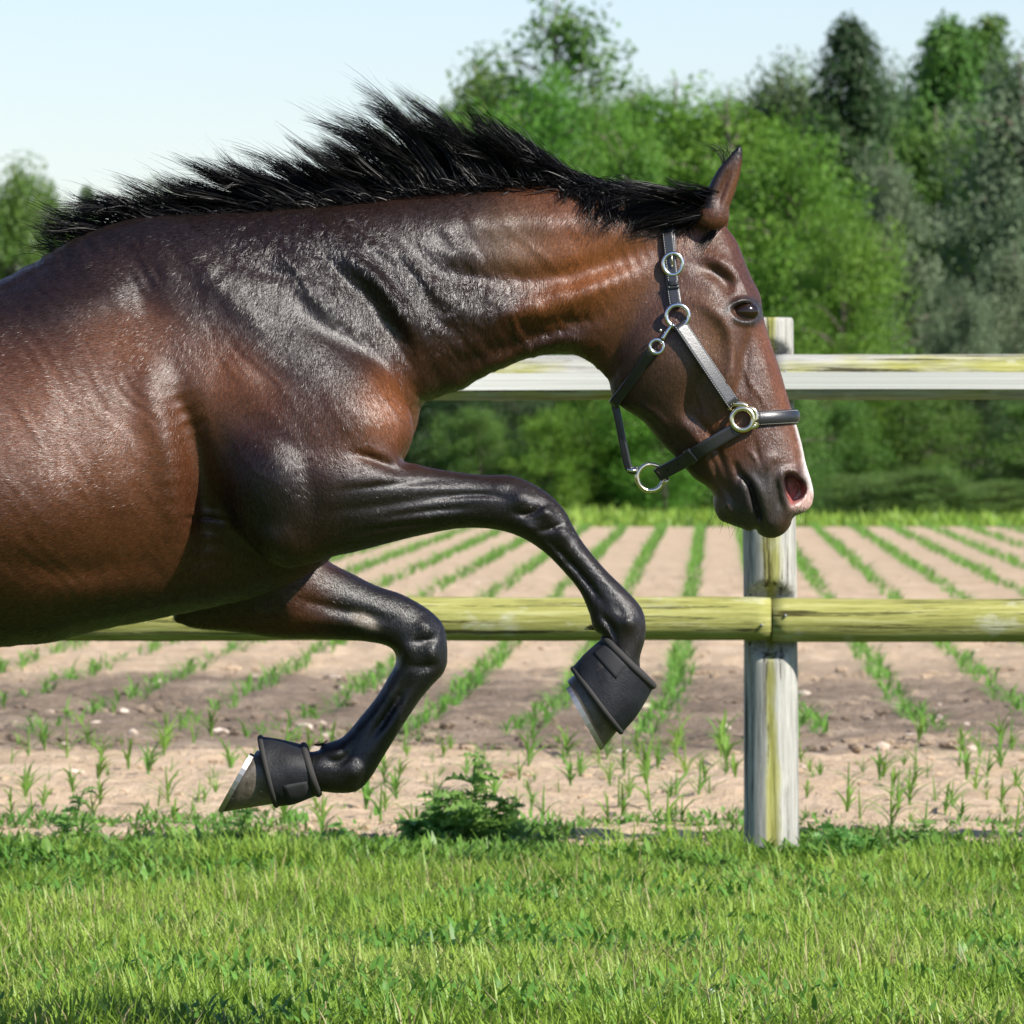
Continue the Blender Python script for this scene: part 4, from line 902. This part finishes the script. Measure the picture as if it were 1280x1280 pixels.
# ---- hooves with shoes
m, nt, b = mat('hoof_horn', (.1, .08, .06), .38, spec=.5)
oc = coords(nt); n_ = noise(nt, 30, 5, .7, oc); n2_ = noise(nt, 120, 3, .6, oc)
hc_ = ramp(nt, n_, [(.3, (.045, .037, .029)), (.55, (.11, .092, .072)), (.78, (.20, .175, .14))])
nt.links.new(mix(nt, ramp(nt, n2_, [(.68, (0, 0, 0)), (.74, (1, 1, 1))]), hc_, (.42, .38, .32)), b.inputs['Base Color']); bump(nt, b, n_, .5, .004)
M_hoof = m
m, nt, b = mat('worn_steel', (.40, .39, .38), .48, 1.0); M_steel = m
def hoof(heel, toe, front, back, D, parent, depth=.058):
    """heel/toe: ends of the sole, front/back: ends of the coronet (photo pixels)"""
    he, to, fr, ba = (P(q[0], q[1], D) for q in (heel, toe, front, back)); th = np.linspace(0, 2 * np.pi, 36, endpoint=False); S = []
    def ring(a_, b_, w, sq):  # a_ = back end, b_ = toe end
        c, ax = (a_ + b_) / 2, (b_ - a_) / 2; ct, st = np.cos(th), np.sin(th)
        wd = w * (1 - .12 * (ct + 1) * .5 + .06 * (1 - ct) * .5)
        return c + ax * (np.sign(ct) * np.abs(ct) ** sq)[:, None] + np.array([0, 1.0, 0]) * (st * wd)[:, None]
    for u in np.linspace(0, 1, 9):
        b2 = to + (fr - to) * u + (ba - he) * 0; a2 = he + (ba - he) * u; S.append(ring(a2, b2, depth * (1 - .22 * u), .85))
    sole = S[0]; n0 = np.cross(to - he, [0, 1.0, 0]); n0 /= np.linalg.norm(n0)
    if np.dot(n0, (he + to) / 2 - (fr + ba) / 2) < 0: n0 = -n0
    a = Acc(); inner = [(sole - sole.mean(0)) * .8 + sole.mean(0), (sole - sole.mean(0)) * .5 + sole.mean(0) - n0 * .012]
    a.add(*loft(np.stack(inner[::-1] + S))); o = keep(a.build('hoof', M_hoof), parent)
    sh = [(k_ > .3) for k_ in (1 + np.cos(th))]; c = sole.mean(0); idx = np.argsort(np.mod(th + math.pi, 2 * math.pi)); keepi = [i for i in idx if np.cos(th[i]) > -.86]
    ring_o = (sole - c)[keepi] * 1.03 + c; ring_i = (sole - c)[keepi] * .78 + c
    S4 = np.stack([ring_o - n0 * .001, ring_o + n0 * .008, ring_i + n0 * .008, ring_i - n0 * .001], 1)
    a = Acc(); a.add(*loft(S4)); sho = a.build('horseshoe', M_steel, None, False)
    sho.parent = o; sho.matrix_parent_inverse = horse.matrix_basis.inverted()
    sho.matrix_parent_inverse = (horse.matrix_basis @ o.matrix_parent_inverse @ o.matrix_basis).inverted()
    return o
NLD, FLD = HD - .172, HD + .135
hoof((709, 851), (755, 934), (806, 872), (752, 816), NLD, horse); hoof((321, 938), (278, 1015), (372, 1000), (375, 938), FLD, horse)
hoof((-650, 1332), (-560, 1332), (-590, 1262), (-640, 1275), HD - .15, horse); hoof((-545, 1332), (-458, 1332), (-488, 1265), (-536, 1278), HD + .15, horse)
# ---- rubber bell boots
m, nt, b = mat('boot_neoprene', (.012, .013, .017), .6, spec=.28)
oc = coords(nt); n_ = noise(nt, 18, 5, .65, oc)
nt.links.new(ramp(nt, n_, [(.35, (.006, .0065, .009)), (.6, (.013, .014, .018)), (.8, (.07, .058, .045))]), b.inputs['Base Color']); bump(nt, b, noise(nt, 260, 2, .5, oc), .3, .002, bump(nt, None, n_, .4, .006))
M_boot = m; M_bind = mat('boot_binding', (.026, .024, .022), .8)[0]; M_velcro = mat('boot_velcro', (.011, .011, .013), .8)[0]
def bell_boot(top, bot, D, label, depth_t, depth_b, bulge, flap):
    t0, t1 = (P(q[0], q[1], D) for q in top); b0, b1 = (P(q[0], q[1], D) for q in bot)
    base = (b0 + b1) / 2; root = empty('bell_boot', base); tag(root, label, 'hoof boot', 'bell boots on the forelegs')
    th = np.linspace(0, 2 * np.pi, 48, endpoint=False)
    def ring(u, sc_=1.0):
        a_, b_ = t0 + (b0 - t0) * u, t1 + (b1 - t1) * u; c, ax = (a_ + b_) / 2, (b_ - a_) / 2 * sc_
        g = 1 + bulge * math.sin(math.pi * u) + .02 * np.sin(th * 3 + u * 5) + .012 * np.sin(th * 5 - u * 7 + 1); dp = (depth_t + (depth_b - depth_t) * u) * sc_
        return c + (np.cos(th) * g)[:, None] * ax + np.array([0, 1.0, 0]) * (np.sin(th) * g * dp)[:, None]
    us = np.linspace(0, 1, 14); outer = [ring(u) for u in us]; inner = [ring(u, .90) for u in us[::-1]]
    a = Acc(); a.add(*loft(np.stack(outer + inner), closed=True)); keep(a.build('cuff', M_boot), root)
    for u, rr in ((0.0, .0068), (1.0, .0052)):
        a = Acc(); c = ring(u, .955); a.add(*tube(c, rr, 10, True, up=(c - c.mean(0)) / np.linalg.norm(c - c.mean(0), axis=1)[:, None])); keep(a.build('binding', M_bind), root)
    k0, k1, u0, u1 = flap; sel = [(int(round(k)) % 48) for k in np.linspace(k0, k1, 9)]; rows = []
    for u in np.linspace(u0, u1, 6): rows.append(ring(u, 1.01)[sel])
    rows = np.stack(rows); inn = np.stack([ring(u, .98)[sel] for u in np.linspace(u0, u1, 6)])
    a = Acc(); a.add(*loft(np.concatenate([rows, inn[:, ::-1]], 1))); keep(a.build('closure_flap', M_velcro), root)
    return root
bell_boot([(754, 797), (817, 858)], [(716, 835), (778, 917)], NLD, 'black bell boot on the raised near forefoot in front of the lower rail', .052, .068, .05, (28, 36, .06, .42))
bell_boot([(379, 931), (398, 993)], [(325, 921), (346, 1009)], FLD, 'black bell boot with muddy edge on the far forefoot folded back', .050, .066, .05, (39, 47, .15, .72))
# ---- short coat hair lying over the skin
FLOW = np.array([(-300, 500, -1, .1), (-100, 600, -1, .2), (80, 420, -.95, .35), (80, 600, -1, .15), (120, 740, -.95, .3), (220, 560, -.8, .6), (200, 320, -.8, .6), (300, 380, -.35, .95), (340, 520, -.2, 1), (330, 640, -.1, 1), (430, 380, -.2, 1), (480, 500, .1, 1), (520, 330, -.45, .9), (620, 300, -.55, .85), (620, 400, -.35, .95), (720, 300, -.6, .8), (720, 400, -.4, .9),
  (800, 300, -.4, .9), (800, 420, -.2, 1), (850, 350, .0, 1), (850, 480, .2, 1), (920, 330, .1, 1), (940, 440, .3, .95), (900, 540, .3, .95), (970, 560, .3, .95), (950, 640, .2, 1), (450, 630, .9, .3), (560, 630, 1, .1), (650, 630, .7, .6), (730, 710, .6, .8), (780, 780, .2, 1), (400, 740, .9, .4), (500, 780, .8, .5), (540, 830, -.3, .95), (490, 890, -.5, .85), (430, 960, -.8, .3), (900, 230, .3, -.95)])
def coat_hair(n):
    tri = np.concatenate([HQ[:, [0, 1, 2]], HQ[:, [0, 2, 3]]]); a_, b_, c_ = HV3[tri[:, 0]], HV3[tri[:, 1]], HV3[tri[:, 2]]
    N = np.cross(b_ - a_, c_ - a_); A = np.linalg.norm(N, axis=1); N /= A[:, None] + 1e-12
    vn = np.zeros_like(HV3)
    for k in range(3):
        for q in range(3): vn[:, q] += np.bincount(tri[:, k], N[:, q] * A, len(HV3))
    vn /= np.linalg.norm(vn, axis=1)[:, None] + 1e-12
    px_, py_ = to_px(a_[:, 0], a_[:, 2], HD)
    w = A * (px_ > -70) * np.where(N[:, 1] < .35, 1.0, .04) * np.where(px_ > 745, 1.6, 1.0); w *= 1 + .35 * legm[tri[:, 0]]; w[(sdf_poly(px_, py_, poly_smooth(NOSTRIL)) > -3)] = 0; w[np.hypot((px_ - 929) / 21, (py_ - 390) / 16) < 1] = 0
    f = rng.choice(len(tri), n, p=w / w.sum()); u, v = rng.random(n), rng.random(n); fl = u + v > 1; u[fl], v[fl] = 1 - u[fl], 1 - v[fl]; bw_ = np.stack([1 - u - v, u, v], -1)
    mixv = lambda A_: (A_[tri[f]] * bw_[..., None]).sum(1)
    p, nn, cc = mixv(HV3), mixv(vn), mixv(C); nn /= np.linalg.norm(nn, axis=1)[:, None] + 1e-9
    px_, py_ = to_px(p[:, 0], p[:, 2], HD); d = np.zeros((n, 3)); ws = np.zeros(n)
    for fx, fy, dx, dy in FLOW:
        q = np.exp(-((px_ - fx) ** 2 + (py_ - fy) ** 2) / 75 ** 2) + 1e-12; d[:, 0] += q * dx; d[:, 2] -= q * dy
    sw = (vnoise(p[:, 0] * 26 + 40, p[:, 2] * 26 + 40, 95) - .5) * 1.0 + rng.normal(0, .16, n); d /= np.linalg.norm(d, axis=1)[:, None] + 1e-9
    c_, s_ = np.cos(sw), np.sin(sw); d = np.stack([d[:, 0] * c_ - d[:, 2] * s_, d[:, 1], d[:, 0] * s_ + d[:, 2] * c_], -1)
    d -= nn * (d * nn).sum(1)[:, None]; d /= np.linalg.norm(d, axis=1)[:, None] + 1e-9; side = np.cross(d, nn)
    L = np.where(px_ > 745, .0055, .0105) * rng.uniform(.6, 1.25, n); L = np.where((px_ > 885) & (py_ > 570), .0028, L); L = (L * (1 - .4 * mixv(legm[:, None])[:, 0]))[:, None]
    tl = rng.normal(0, .19, n)[:, None]; sd2 = side * np.cos(tl) + nn * np.sin(tl); wd = (.00030 + .00015 * rng.random(n))[:, None]
    lift = rng.uniform(.06, .2, n)[:, None]
    t_ = p + d * L + nn * L * lift; p0 = p - nn * .0006
    V = np.stack([p0 - sd2 * wd, p0 + sd2 * wd, t_], 1).reshape(-1, 3)
    cc = cc * rng.uniform(.65, 1.45, n)[:, None]
    return V, np.arange(n * 3).reshape(-1, 3), np.repeat(cc, 3, 0)
m, nt, b = mat('coat_hair', (.1, .04, .02), .36, spec=.42)
nt.links.new(node(nt, 'Attribute', attribute_name='coat').outputs['Color'], b.inputs['Base Color'])
V_, F_, c_ = coat_hair(400000)
tag(keep(build('coat_hair', V_, F_, m, None, True, {'coat': c_}), horse), kind='stuff')
# ---- mane, forelock, tail: single hairs gathered in locks
m, nt, b = mat('mane_hair', (.0035, .003, .003), .42, spec=.18)
M_hair = m
def strands(name, roots, ctrls, tips, rad, parent, wav=.006, seg=9, lock=None):
    n = len(roots); t = np.linspace(0, 1, seg)[None, :, None]
    C_ = roots[:, None] * (1 - t) ** 2 + 2 * ctrls[:, None] * t * (1 - t) + tips[:, None] * t ** 2
    ph, fr = rng.uniform(0, 6.28, (n, 1, 3)), rng.uniform(3, 8, (n, 1, 3))
    if lock is not None:      # hairs of one lock wave together
        lp = rng.uniform(0, 6.28, (lock.max() + 1, 1, 3)); lf = rng.uniform(3, 6.5, (lock.max() + 1, 1, 3)); ph = lp[lock] + rng.normal(0, .35, (n, 1, 3)); fr = lf[lock] * rng.normal(1, .08, (n, 1, 3))
    C_ = C_ + np.sin(ph + fr * t) * wav * t * np.array([1, .8, 1])
    T = np.gradient(C_, axis=1); T /= np.linalg.norm(T, axis=2)[..., None] + 1e-9
    up = np.array([0, 1.0, 0.001]); A = np.cross(T, up); A /= np.linalg.norm(A, axis=2)[..., None] + 1e-9; B = np.cross(T, A)
    r = rad[:, None] * np.interp(t[0, :, 0], [0, .6, 1], [1, .85, .12])[None]
    ro = rng.uniform(0, 3.14, (n, 1, 1)); O = r[..., None] * .82 * (np.cos(ro) * A + np.sin(ro) * B)
    V = np.stack([C_ - O, C_ + O], 2); idx = np.arange(n * seg * 2).reshape(n, seg, 2)
    Q = np.stack([idx[:, :-1, 0], idx[:, :-1, 1], idx[:, 1:, 1], idx[:, 1:, 0]], -1).reshape(-1, 4)
    o = build(name, V.reshape(-1, 3), Q, M_hair, None, True); return tag(keep(o, parent), kind='stuff')
CREST = np.array([(66, 318), (92, 300), (121, 288), (161, 275), (195, 270), (262, 268), (319, 264), (375, 259), (431, 255), (480, 247), (560, 238), (640, 232), (720, 231), (790, 237), (840, 246), (885, 256)], float)
TIPX = [60, 100, 150, 200, 300, 400, 480, 560, 620, 680, 720, 770, 830, 890]
TIPDX = [-34, -62, -92, -100, -112, -126, -112, -98, -88, -74, -56, -60, -80, -95]
TIPDY = [8, 16, 30, 36, 48, 60, 84, 116, 120, 98, 52, 16, 8, 14]
rt, ct, tp, rd = [], [], [], []
def px3(x, y, yo): p = P(x, y, HD + yo); return p
NL = 215; LK = []
for k in range(NL):
    x0 = 70 + (885 - 70) * ((k + U()) / NL); dens = np.interp(x0, [60, 130, 300, 480, 700, 890], [8, 18, 40, 84, 84, 62])
    L = max(.3, .66 + .5 * float(vnoise(np.array(x0 / 15.), np.array(3.3), 91)) + U(-.2, .16))
    dx, dy = np.interp(x0, TIPX, TIPDX) * L * U(.9, 1.3), np.interp(x0, TIPX, TIPDY) * L * U(.75, 1.12)
    yo, yt = U(-.024, .024), U(-.06, .06); cb = U(.4, .8) if x0 < 470 else U(.15, .55); hook = U(-.7, .2); wx, wz = U(-8, 8), U(-6, 6)
    for j in range(int(dens)):
        e = U(-1, 1, 6); xr = x0 + e[0] * 9; zr = np.interp(xr, CREST[:, 0], CREST[:, 1]) + 5
        stray = j % 8 == 0; l2 = 1 - .45 * U() ** 2 + (.14 if stray else 0); spread = 13 if stray else 3.2
        rt.append(px3(xr, zr, yo + e[1] * .012)); ct.append(px3(xr + dx * cb + wx + e[2] * 6, zr - dy * (.70 + hook * .35) + wz + e[3] * 6, yo + e[4] * .014))
        tp.append(px3(x0 + dx * l2 + (e[0] * .45 + e[2]) * spread, zr - dy * l2 + e[3] * spread, yt + e[5] * .01)); rd.append(U(.0005, .00095)); LK.append(k)
# thick matted base of the mane along the crest
for k in range(2600):
    xr = 200 + 680 * U() ** .8; zr = np.interp(xr, CREST[:, 0], CREST[:, 1]) + U(0, 12); yo = U(-.045, .045); dx = -U(20, 70); dy = U(-4, 22) * (1 if xr > 300 else .5)
    rt.append(px3(xr, zr, yo)); ct.append(px3(xr + dx * .4, zr - dy - 4, yo * 1.15)); tp.append(px3(xr + dx, zr - dy * .6 + U(-3, 3), yo * 1.1)); rd.append(U(.0007, .0012))
# locks falling over the near side behind the ear
for k in range(90):
    x0 = U(705, 880); z0 = np.interp(x0, CREST[:, 0], CREST[:, 1]); dx = U(-30, 45) + (12 if x0 < 800 else -40); dy = U(14, 62) if x0 > 735 else U(8, 30)
    for j in range(20):
        e = U(-1, 1, 4); xr = x0 + e[0] * 6; xt, zt_ = xr + dx + e[1] * 5, z0 + dy * (1 - .3 * U() ** 2) + e[2] * 3
        q0 = px3(xr, z0 + 3, -.02); qt, _ = hit(xt, zt_, .006 + .006 * U()); qm, _ = hit((xr + xt) / 2 + e[3] * 3, z0 + dy * .32 + 4, .016)
        rt.append(q0); ct.append(qm); tp.append(qt); rd.append(U(.0006, .001))
LK += [NL + i % 150 for i in range(len(rt) - len(LK))]
strands('mane', np.array(rt), np.array(ct), np.array(tp), np.array(rd), horse, .0085, 10, np.array(LK))
# forelock blown back past the ear
rt, ct, tp, rd = [], [], [], []
for k in range(46):
    x0, z0 = U(876, 908), U(236, 272); xt, zt_ = U(770, 858), U(222, 292)
    for j in range(22):
        e = U(-1, 1, 5); a_ = px3(x0 + e[0] * 3, z0 + e[1] * 3, -.028 - .03 * U()); q, _ = hit(xt + e[2] * 7, zt_ + e[3] * 5, .012); q = q if abs(q[1] - HD) < .2 else px3(xt, zt_, -.05)
        rt.append(a_); tp.append(q); ct.append((a_ + q) / 2 + np.array([0, -.03 - .01 * e[4], .006 * e[1] + .004])); rd.append(U(.0005, .0009))
for j in range(40):           # wisps at the ear tip and on the brow
    e = U(-1, 1, 4); rt.append(px3(912 + 10 * e[0], 200 - 8 * e[0], -.06)); ct.append(px3(905 + 8 * e[1], 183 + 6 * e[2], -.06)); tp.append(px3(888 + 18 * e[1], 180 + 6 * e[3], -.06)); rd.append(.0004)
for j in range(60):
    e = U(-1, 1, 4); q, _ = hit(868 + 10 * e[1], 316 + 8 * e[2], .004); rt.append(px3(908 + e[0] * 2, 275 + 4 * e[1], -.02)); ct.append(hit(893 + 2 * e[2], 290 + 3 * e[3], .008)[0]); tp.append(q); rd.append(.0004)
strands('forelock', np.array(rt), np.array(ct), np.array(tp), np.array(rd), horse, .003)
# whiskers and ergot tufts
rt, ct, tp, rd = [], [], [], []
for j in range(34):
    e = U(-1, 1, 4); x0, z0 = (912 + 22 * e[0], 650 + 6 * e[0]) if j % 3 else (995 + 12 * e[0], 636 + 6 * e[1]); q, _ = hit(x0, z0 - 3, -.002)
    rt.append(q); tp.append(q + np.array([.012 * e[1] - .006, -.01 + .01 * e[2], -.028 + .008 * e[3]])); ct.append((rt[-1] + tp[-1]) / 2 + [.004, 0, 0]); rd.append(.0003)
for cx, cz, D_ in ((405, 929, .135), (742, 784, -.155)):
    for j in range(50):
        e = U(-1, 1, 4); rt.append(px3(cx + 6 * e[0], cz + 4 * e[1], D_ + .012 * e[2])); tp.append(rt[-1] + np.array([-.010 + .005 * e[3], 0, -.004 + .006 * e[1]])); ct.append((rt[-1] + tp[-1]) / 2); rd.append(.0006)
strands('whiskers', np.array(rt), np.array(ct), np.array(tp), np.array(rd), horse, .001, 5)
rt, ct, tp, rd = [], [], [], []
for j in range(900):
    e = U(-1, 1, 6); rt.append(px3(-615 + 12 * e[0], 425 + 12 * e[1], .03 * e[2])); ct.append(px3(-760 + 40 * e[3], 380 + 40 * e[4], .06 * e[5])); tp.append(px3(-960 + 90 * e[3], 640 + 150 * e[4], .12 * e[5])); rd.append(U(.0008, .0014))
strands('tail', np.array(rt), np.array(ct), np.array(tp), np.array(rd), horse, .015, 14)

# ================================================================== HALTER
m, nt, b = mat('black_leather', (.014, .014, .016), .38, spec=.8)
oc = coords(nt); n_ = noise(nt, 300, 3, .6, oc); bump(nt, b, n_, .25, .001); M_leather = m
M_stitch = mat('pale_thread', (.38, .36, .33), .8)[0]
M_metal = mat('nickel', (.78, .77, .75), .2, 1.0)[0]; M_brass = mat('pale_brass', (.86, .74, .52), .22, 1.0)[0]; M_holem = mat('strap_hole', (.002, .002, .002), .9)[0]
c0 = hit(928, 524)[0]
halter = empty('halter', c0); tag(halter, 'black leather halter with silver rings and buckle on the horse head', 'halter')
def strap(name, path, width, thick, nrm=None, parent=None, stitch=True, pad=0.0):
    """leather band along path (n,3); nrm = outward direction per point"""
    path = np.asarray(path, float); n = len(path); t = np.gradient(path, axis=0); t /= np.linalg.norm(t, axis=1)[:, None]
    nrm = np.broadcast_to(np.asarray(nrm, float), path.shape).copy(); nrm -= t * (nrm * t).sum(1)[:, None]; nrm /= np.linalg.norm(nrm, axis=1)[:, None]
    s = np.cross(t, nrm); w, h = width / 2, thick / 2; bv = min(.0012, h * .8)
    prof = [(-w, -h + bv), (-w, h - bv), (-w + bv, h), (-w * .5, h + pad), (0, h + pad * 1.15), (w * .5, h + pad), (w - bv, h), (w, h - bv), (w, -h + bv), (w - bv, -h), (-w + bv, -h)]
    S = np.stack([path + s * u + nrm * v for u, v in prof], 1)
    a = Acc(); a.add(*loft(S)); o = keep(a.build(name, M_leather), parent or halter)
    if stitch:
        for sg in (-1, 1):
            a = Acc(); pp = path + s * sg * (w - .0022) + nrm * (h + pad * .15); L = np.concatenate([[0], np.cumsum(np.linalg.norm(np.diff(pp, axis=0), axis=1))]); q = .002
            while q < L[-1] - .003:
                sg2 = np.stack([[np.interp(x_, L, pp[:, i]) for i in range(3)] for x_ in (q, q + .0028)]); a.add(*tube(sg2, .0005, 4)); q += .0042
            if a.n:
                st = a.build('stitching', M_stitch); st.parent = o
                st.matrix_parent_inverse = (halter.matrix_basis @ o.matrix_parent_inverse @ o.matrix_basis).inverted()
    return o
def ring(name, px, py, rpx, wire, material, D, tilt=(0, 0), parent=None, sx=1.0, sz=1.0):
    c = P(px, py, D); th = np.linspace(0, 2 * np.pi, 40, endpoint=False); rr = rpx * D / FPX
    d = np.stack([np.cos(th) * sx, np.cos(th) * tilt[0] + np.sin(th) * tilt[1], np.sin(th) * sz], -1); pts = c + rr * d
    a = Acc(); rad = pts - c; rad /= np.linalg.norm(rad, axis=1)[:, None]; a.add(*tube(pts, wire, 10, True, up=rad)); return keep(a.build(name, material), parent or halter)
def lifted(pts, off, n, lo=None):
    pp = spline(pts, n) if len(pts) > 2 else np.linspace(pts[0], pts[1], n); out = np.array([hit(x_, y_, off)[0] for x_, y_ in pp])
    return out
def smooth_path(p, it=6):
    p = p.copy()
    for _ in range(it): p[1:-1] = .25 * p[:-2] + .5 * p[1:-1] + .25 * p[2:]
    return p
def taut(a_, b_, n, offa, offb, bow=0.0):
    A_, B_ = hit(*a_, offa)[0], hit(*b_, offb)[0]; t_ = np.linspace(0, 1, n)[:, None]; return A_ * (1 - t_) + B_ * t_ - np.array([0, bow, 0]) * np.sin(np.pi * t_)
OUT = np.array([0, -1.0, 0])
W_ = lambda px: px / S14
y_ring = hit(846, 396, .006)[0][1]; y_sq = hit(928, 524, .008)[0][1]
# cheekpiece, straight from ring to square
cheek = taut((849, 404), (917, 506), 16, .012, .012, .004); strap('cheek_strap', cheek, W_(19), .0045, OUT + [.34, 0, .34])
# crownpiece up to and over the poll
side = smooth_path(lifted([(845, 384), (841, 362), (838, 330), (836, 292), (835, 262)], .006, 14)); topc = np.array([px2x(843), HD, py2z(300)])
arc = []
for q in np.linspace(.25, math.pi - .25, 16):
    d = Vector((-.10, -math.cos(q), math.sin(q))); o_ = Vector(topc) + d * .4; h = bvh.ray_cast(o_, -d, 1.0)
    if h[0] is not None and h[0].z > side[-1][2] + .004: arc.append(np.array(h[0]) + np.array(d) * .006)
full = np.concatenate([side, arc]) if arc else side; full = smooth_path(full, 4)
nr = np.stack([np.zeros(len(full)), full[:, 1] - HD, np.maximum(full[:, 2] - side[-1][2], 0) * 3 + .001], -1)
nr[:14] = OUT; strap('crownpiece', full, W_(16), .0042, nr)
far = side.copy(); far[:, 1] = 2 * HD - far[:, 1]; strap('crownpiece', far, W_(15), .0042, -OUT, stitch=False)
bill = smooth_path(lifted([(834, 290), (838, 322), (841, 350), (842, 361)], .0105, 12)); strap('billet', bill, W_(14), .0035, OUT)
def dot(name, px, py, off, r_, material, parent=None):
    p, _ = hit(px, py, off); th = np.linspace(0, 6.283, 10, endpoint=False); S = np.stack([np.stack([p[0] + np.cos(th) * rr * .8, np.full(10, p[1] - dy), p[2] + np.sin(th) * rr], -1) for rr, dy in ((r_, -.001), (r_, .0003), (r_ * .6, .0004))])
    a = Acc(); a.add(*loft(S)); return keep(a.build(name, material), parent or halter)
for x_, y_ in ((836.5, 290), (838, 306), (841, 334)): dot('strap_hole', x_, y_, .0125, .0022, M_holem)
def oval(px, py, rx, rz, D, material, wire, tiltx=0.0): return ring('buckle', px, py, 1, wire, material, D, (0, 0), None, rx, rz)
yb = hit(841, 330, .013)[0][1]; oval(841, 330, 12, 13.5, yb, M_metal, .0040)
a = Acc(); a.add(*tube(np.stack([P(839, 317, yb - .002), P(840, 324, yb - .005), P(841, 334, yb - .003)]), .0016, 8)); keep(a.build('buckle_tongue', M_brass), halter)
kp = np.stack([hit(835.5, 355, .014)[0], hit(848, 353, .014)[0]]); strap('keeper_loop', np.linspace(kp[0], kp[1], 4), W_(6), .003, OUT, stitch=False)
ring('ring', 847, 395, 14, .0042, M_metal, hit(846, 396, .010)[0][1])
# snap hook from ring to throat strap
ys = hit(830, 418, .012)[0][1]; pa = np.stack([P(*q, ys) for q in ((842, 406), (838, 409), (833, 416), (828, 424))]); a = Acc(); a.add(*tube(spline(pa, 14), np.interp(np.linspace(0, 1, 14), [0, .3, .7, 1], [.0048, .0032, .004, .0046]), 10)); keep(a.build('snap_hook', M_metal), halter)
ring('snap_eye', 821, 433, 8.5, .0034, M_metal, ys + .002); dot('snap_knob', 826, 413, .016, .0028, M_brass)
# throat strap: near side, under the jaw, far side
ns = smooth_path(lifted([(817, 436), (806, 452), (793, 470), (780, 488), (773, 497)], .006, 12)); lo_ = P(766, 506, HD); cur = [ns]
q_ = np.linspace(0, math.pi, 12)[1:-1]; e0 = ns[-1]; ryy = HD - e0[1]
cur.append(np.stack([e0[0] + (lo_[0] - e0[0]) * np.sin(q_), HD - ryy * np.cos(q_), e0[2] + (lo_[2] - e0[2]) * np.sin(q_)], -1)); fr_ = ns[::-1].copy(); fr_[:, 1] = 2 * HD - fr_[:, 1]; cur.append(fr_); tpath = np.concatenate(cur)
nr = np.stack([0 * tpath[:, 0] - .03, tpath[:, 1] - HD, 0 * tpath[:, 0] - .03], -1); strap('throat_strap', tpath, W_(13), .005, nr, stitch=False)
# noseband round the nose, from square to square
ctr = np.array([px2x(952), HD, py2z(523)]); ax = np.array([70.0, 4.0]); ax /= np.linalg.norm(ax); ex = np.array([ax[0], 0, ax[1]]); nose = []
for q in np.linspace(-1.95, 1.95, 51):
    d = Vector(ex * math.cos(q) + np.array([0, 1.0, 0]) * math.sin(q)); h = bvh.ray_cast(Vector(ctr) + d * .4, -d, .4)
    if h[0] is not None: nose.append(np.array(h[0]) + np.array(d) * .005)
nose = smooth_path(np.array(nose), 5); sel = nose[:, 0] > px2x(943); nose = nose[sel]
strap('noseband', nose, W_(18), .005, nose - ctr, pad=.0035)
# squares: cast frame with a ring
def square_ring(sgn):
    y_ = HD + sgn * (HD - hit(928, 524, .011)[0][1]); root = empty('square_ring', P(928, 524, y_)); keep(root, halter)
    root.parent = halter
    def el(name, *a_, **k_):
        o = ring(name, *a_, **k_); return o
    ring('square', 928, 524, 13.5, .0052, M_brass, y_)
    for pts in ([(911, 512), (914, 506), (926, 505), (934, 508)], [(934, 510), (944, 514), (946, 530), (943, 533), (936, 535)]):
        a = Acc(); a.add(*tube(spline([P(x_, z_, y_) for x_, z_ in pts], 16), .0046, 8)); keep(a.build('square_bar', M_brass), halter)
    bpy.data.objects.remove(root)
square_ring(-1); square_ring(1)
# chin straps hanging to the ring below the jaw
CR = P(814, 597, HD)
for sgn in (-1, 1):
    A_ = hit(921, 536, .011)[0]; mid1 = P(880, 560, A_[1] + .004); mid = P(852, 578, HD - .040); B_ = P(822, 594, HD - .006); pp = spline([A_, mid1, mid, B_], 22); nn = np.tile(OUT, (22, 1)) + np.array([-.25, 0, -.35])
    if sgn > 0: pp = pp.copy(); pp[:, 1] = 2 * HD - pp[:, 1]; nn[:, 1] *= -1
    strap('chin_strap', pp, W_(17), .0048, nn, stitch=False)
    if sgn < 0:
        i = 10; loop = pp[i:i + 3] + OUT * .0035; strap('keeper_loop', loop, W_(20), .003, nn[i:i + 3], stitch=False)
        for k_ in (15, 18):
            c = pp[k_] + OUT * .0028; th = np.linspace(0, 6.283, 10, endpoint=False); S = np.stack([np.stack([c[0] + np.cos(th) * .002, np.full(10, c[1] + dy), c[2] + np.sin(th) * .002], -1) for dy in (.001, -.0006)]); a = Acc(); a.add(*loft(S)); keep(a.build('strap_hole', M_holem), halter)
ring('chin_ring', 813, 597, 16.5, .0040, M_brass, HD - .004, (.25, 0)); dot_p = P(832, 602, HD - .012)
a = Acc(); a.add(*tube(np.stack([P(828, 604, HD - .012), P(833, 602, HD - .016), P(835, 598, HD - .012)]), .003, 8)); keep(a.build('ring_stud', M_brass), halter)
# round strap from the chin ring up to the throat
rp = spline([P(797, 588, HD - .004), P(786, 585, HD - .004), P(780, 560, HD - .006), P(773, 525, HD - .006), P(768, 503, HD - .004)], 24); strap('connecting_strap', rp, W_(9.5), .006, OUT + [-.4, 0, 0], stitch=False)
a = Acc(); a.add(*tube(spline([P(797, 588, HD - .006), P(791, 588, HD - .012), P(785, 587, HD - .008)], 8), .0034, 8)); keep(a.build('end_clip', M_metal), halter)
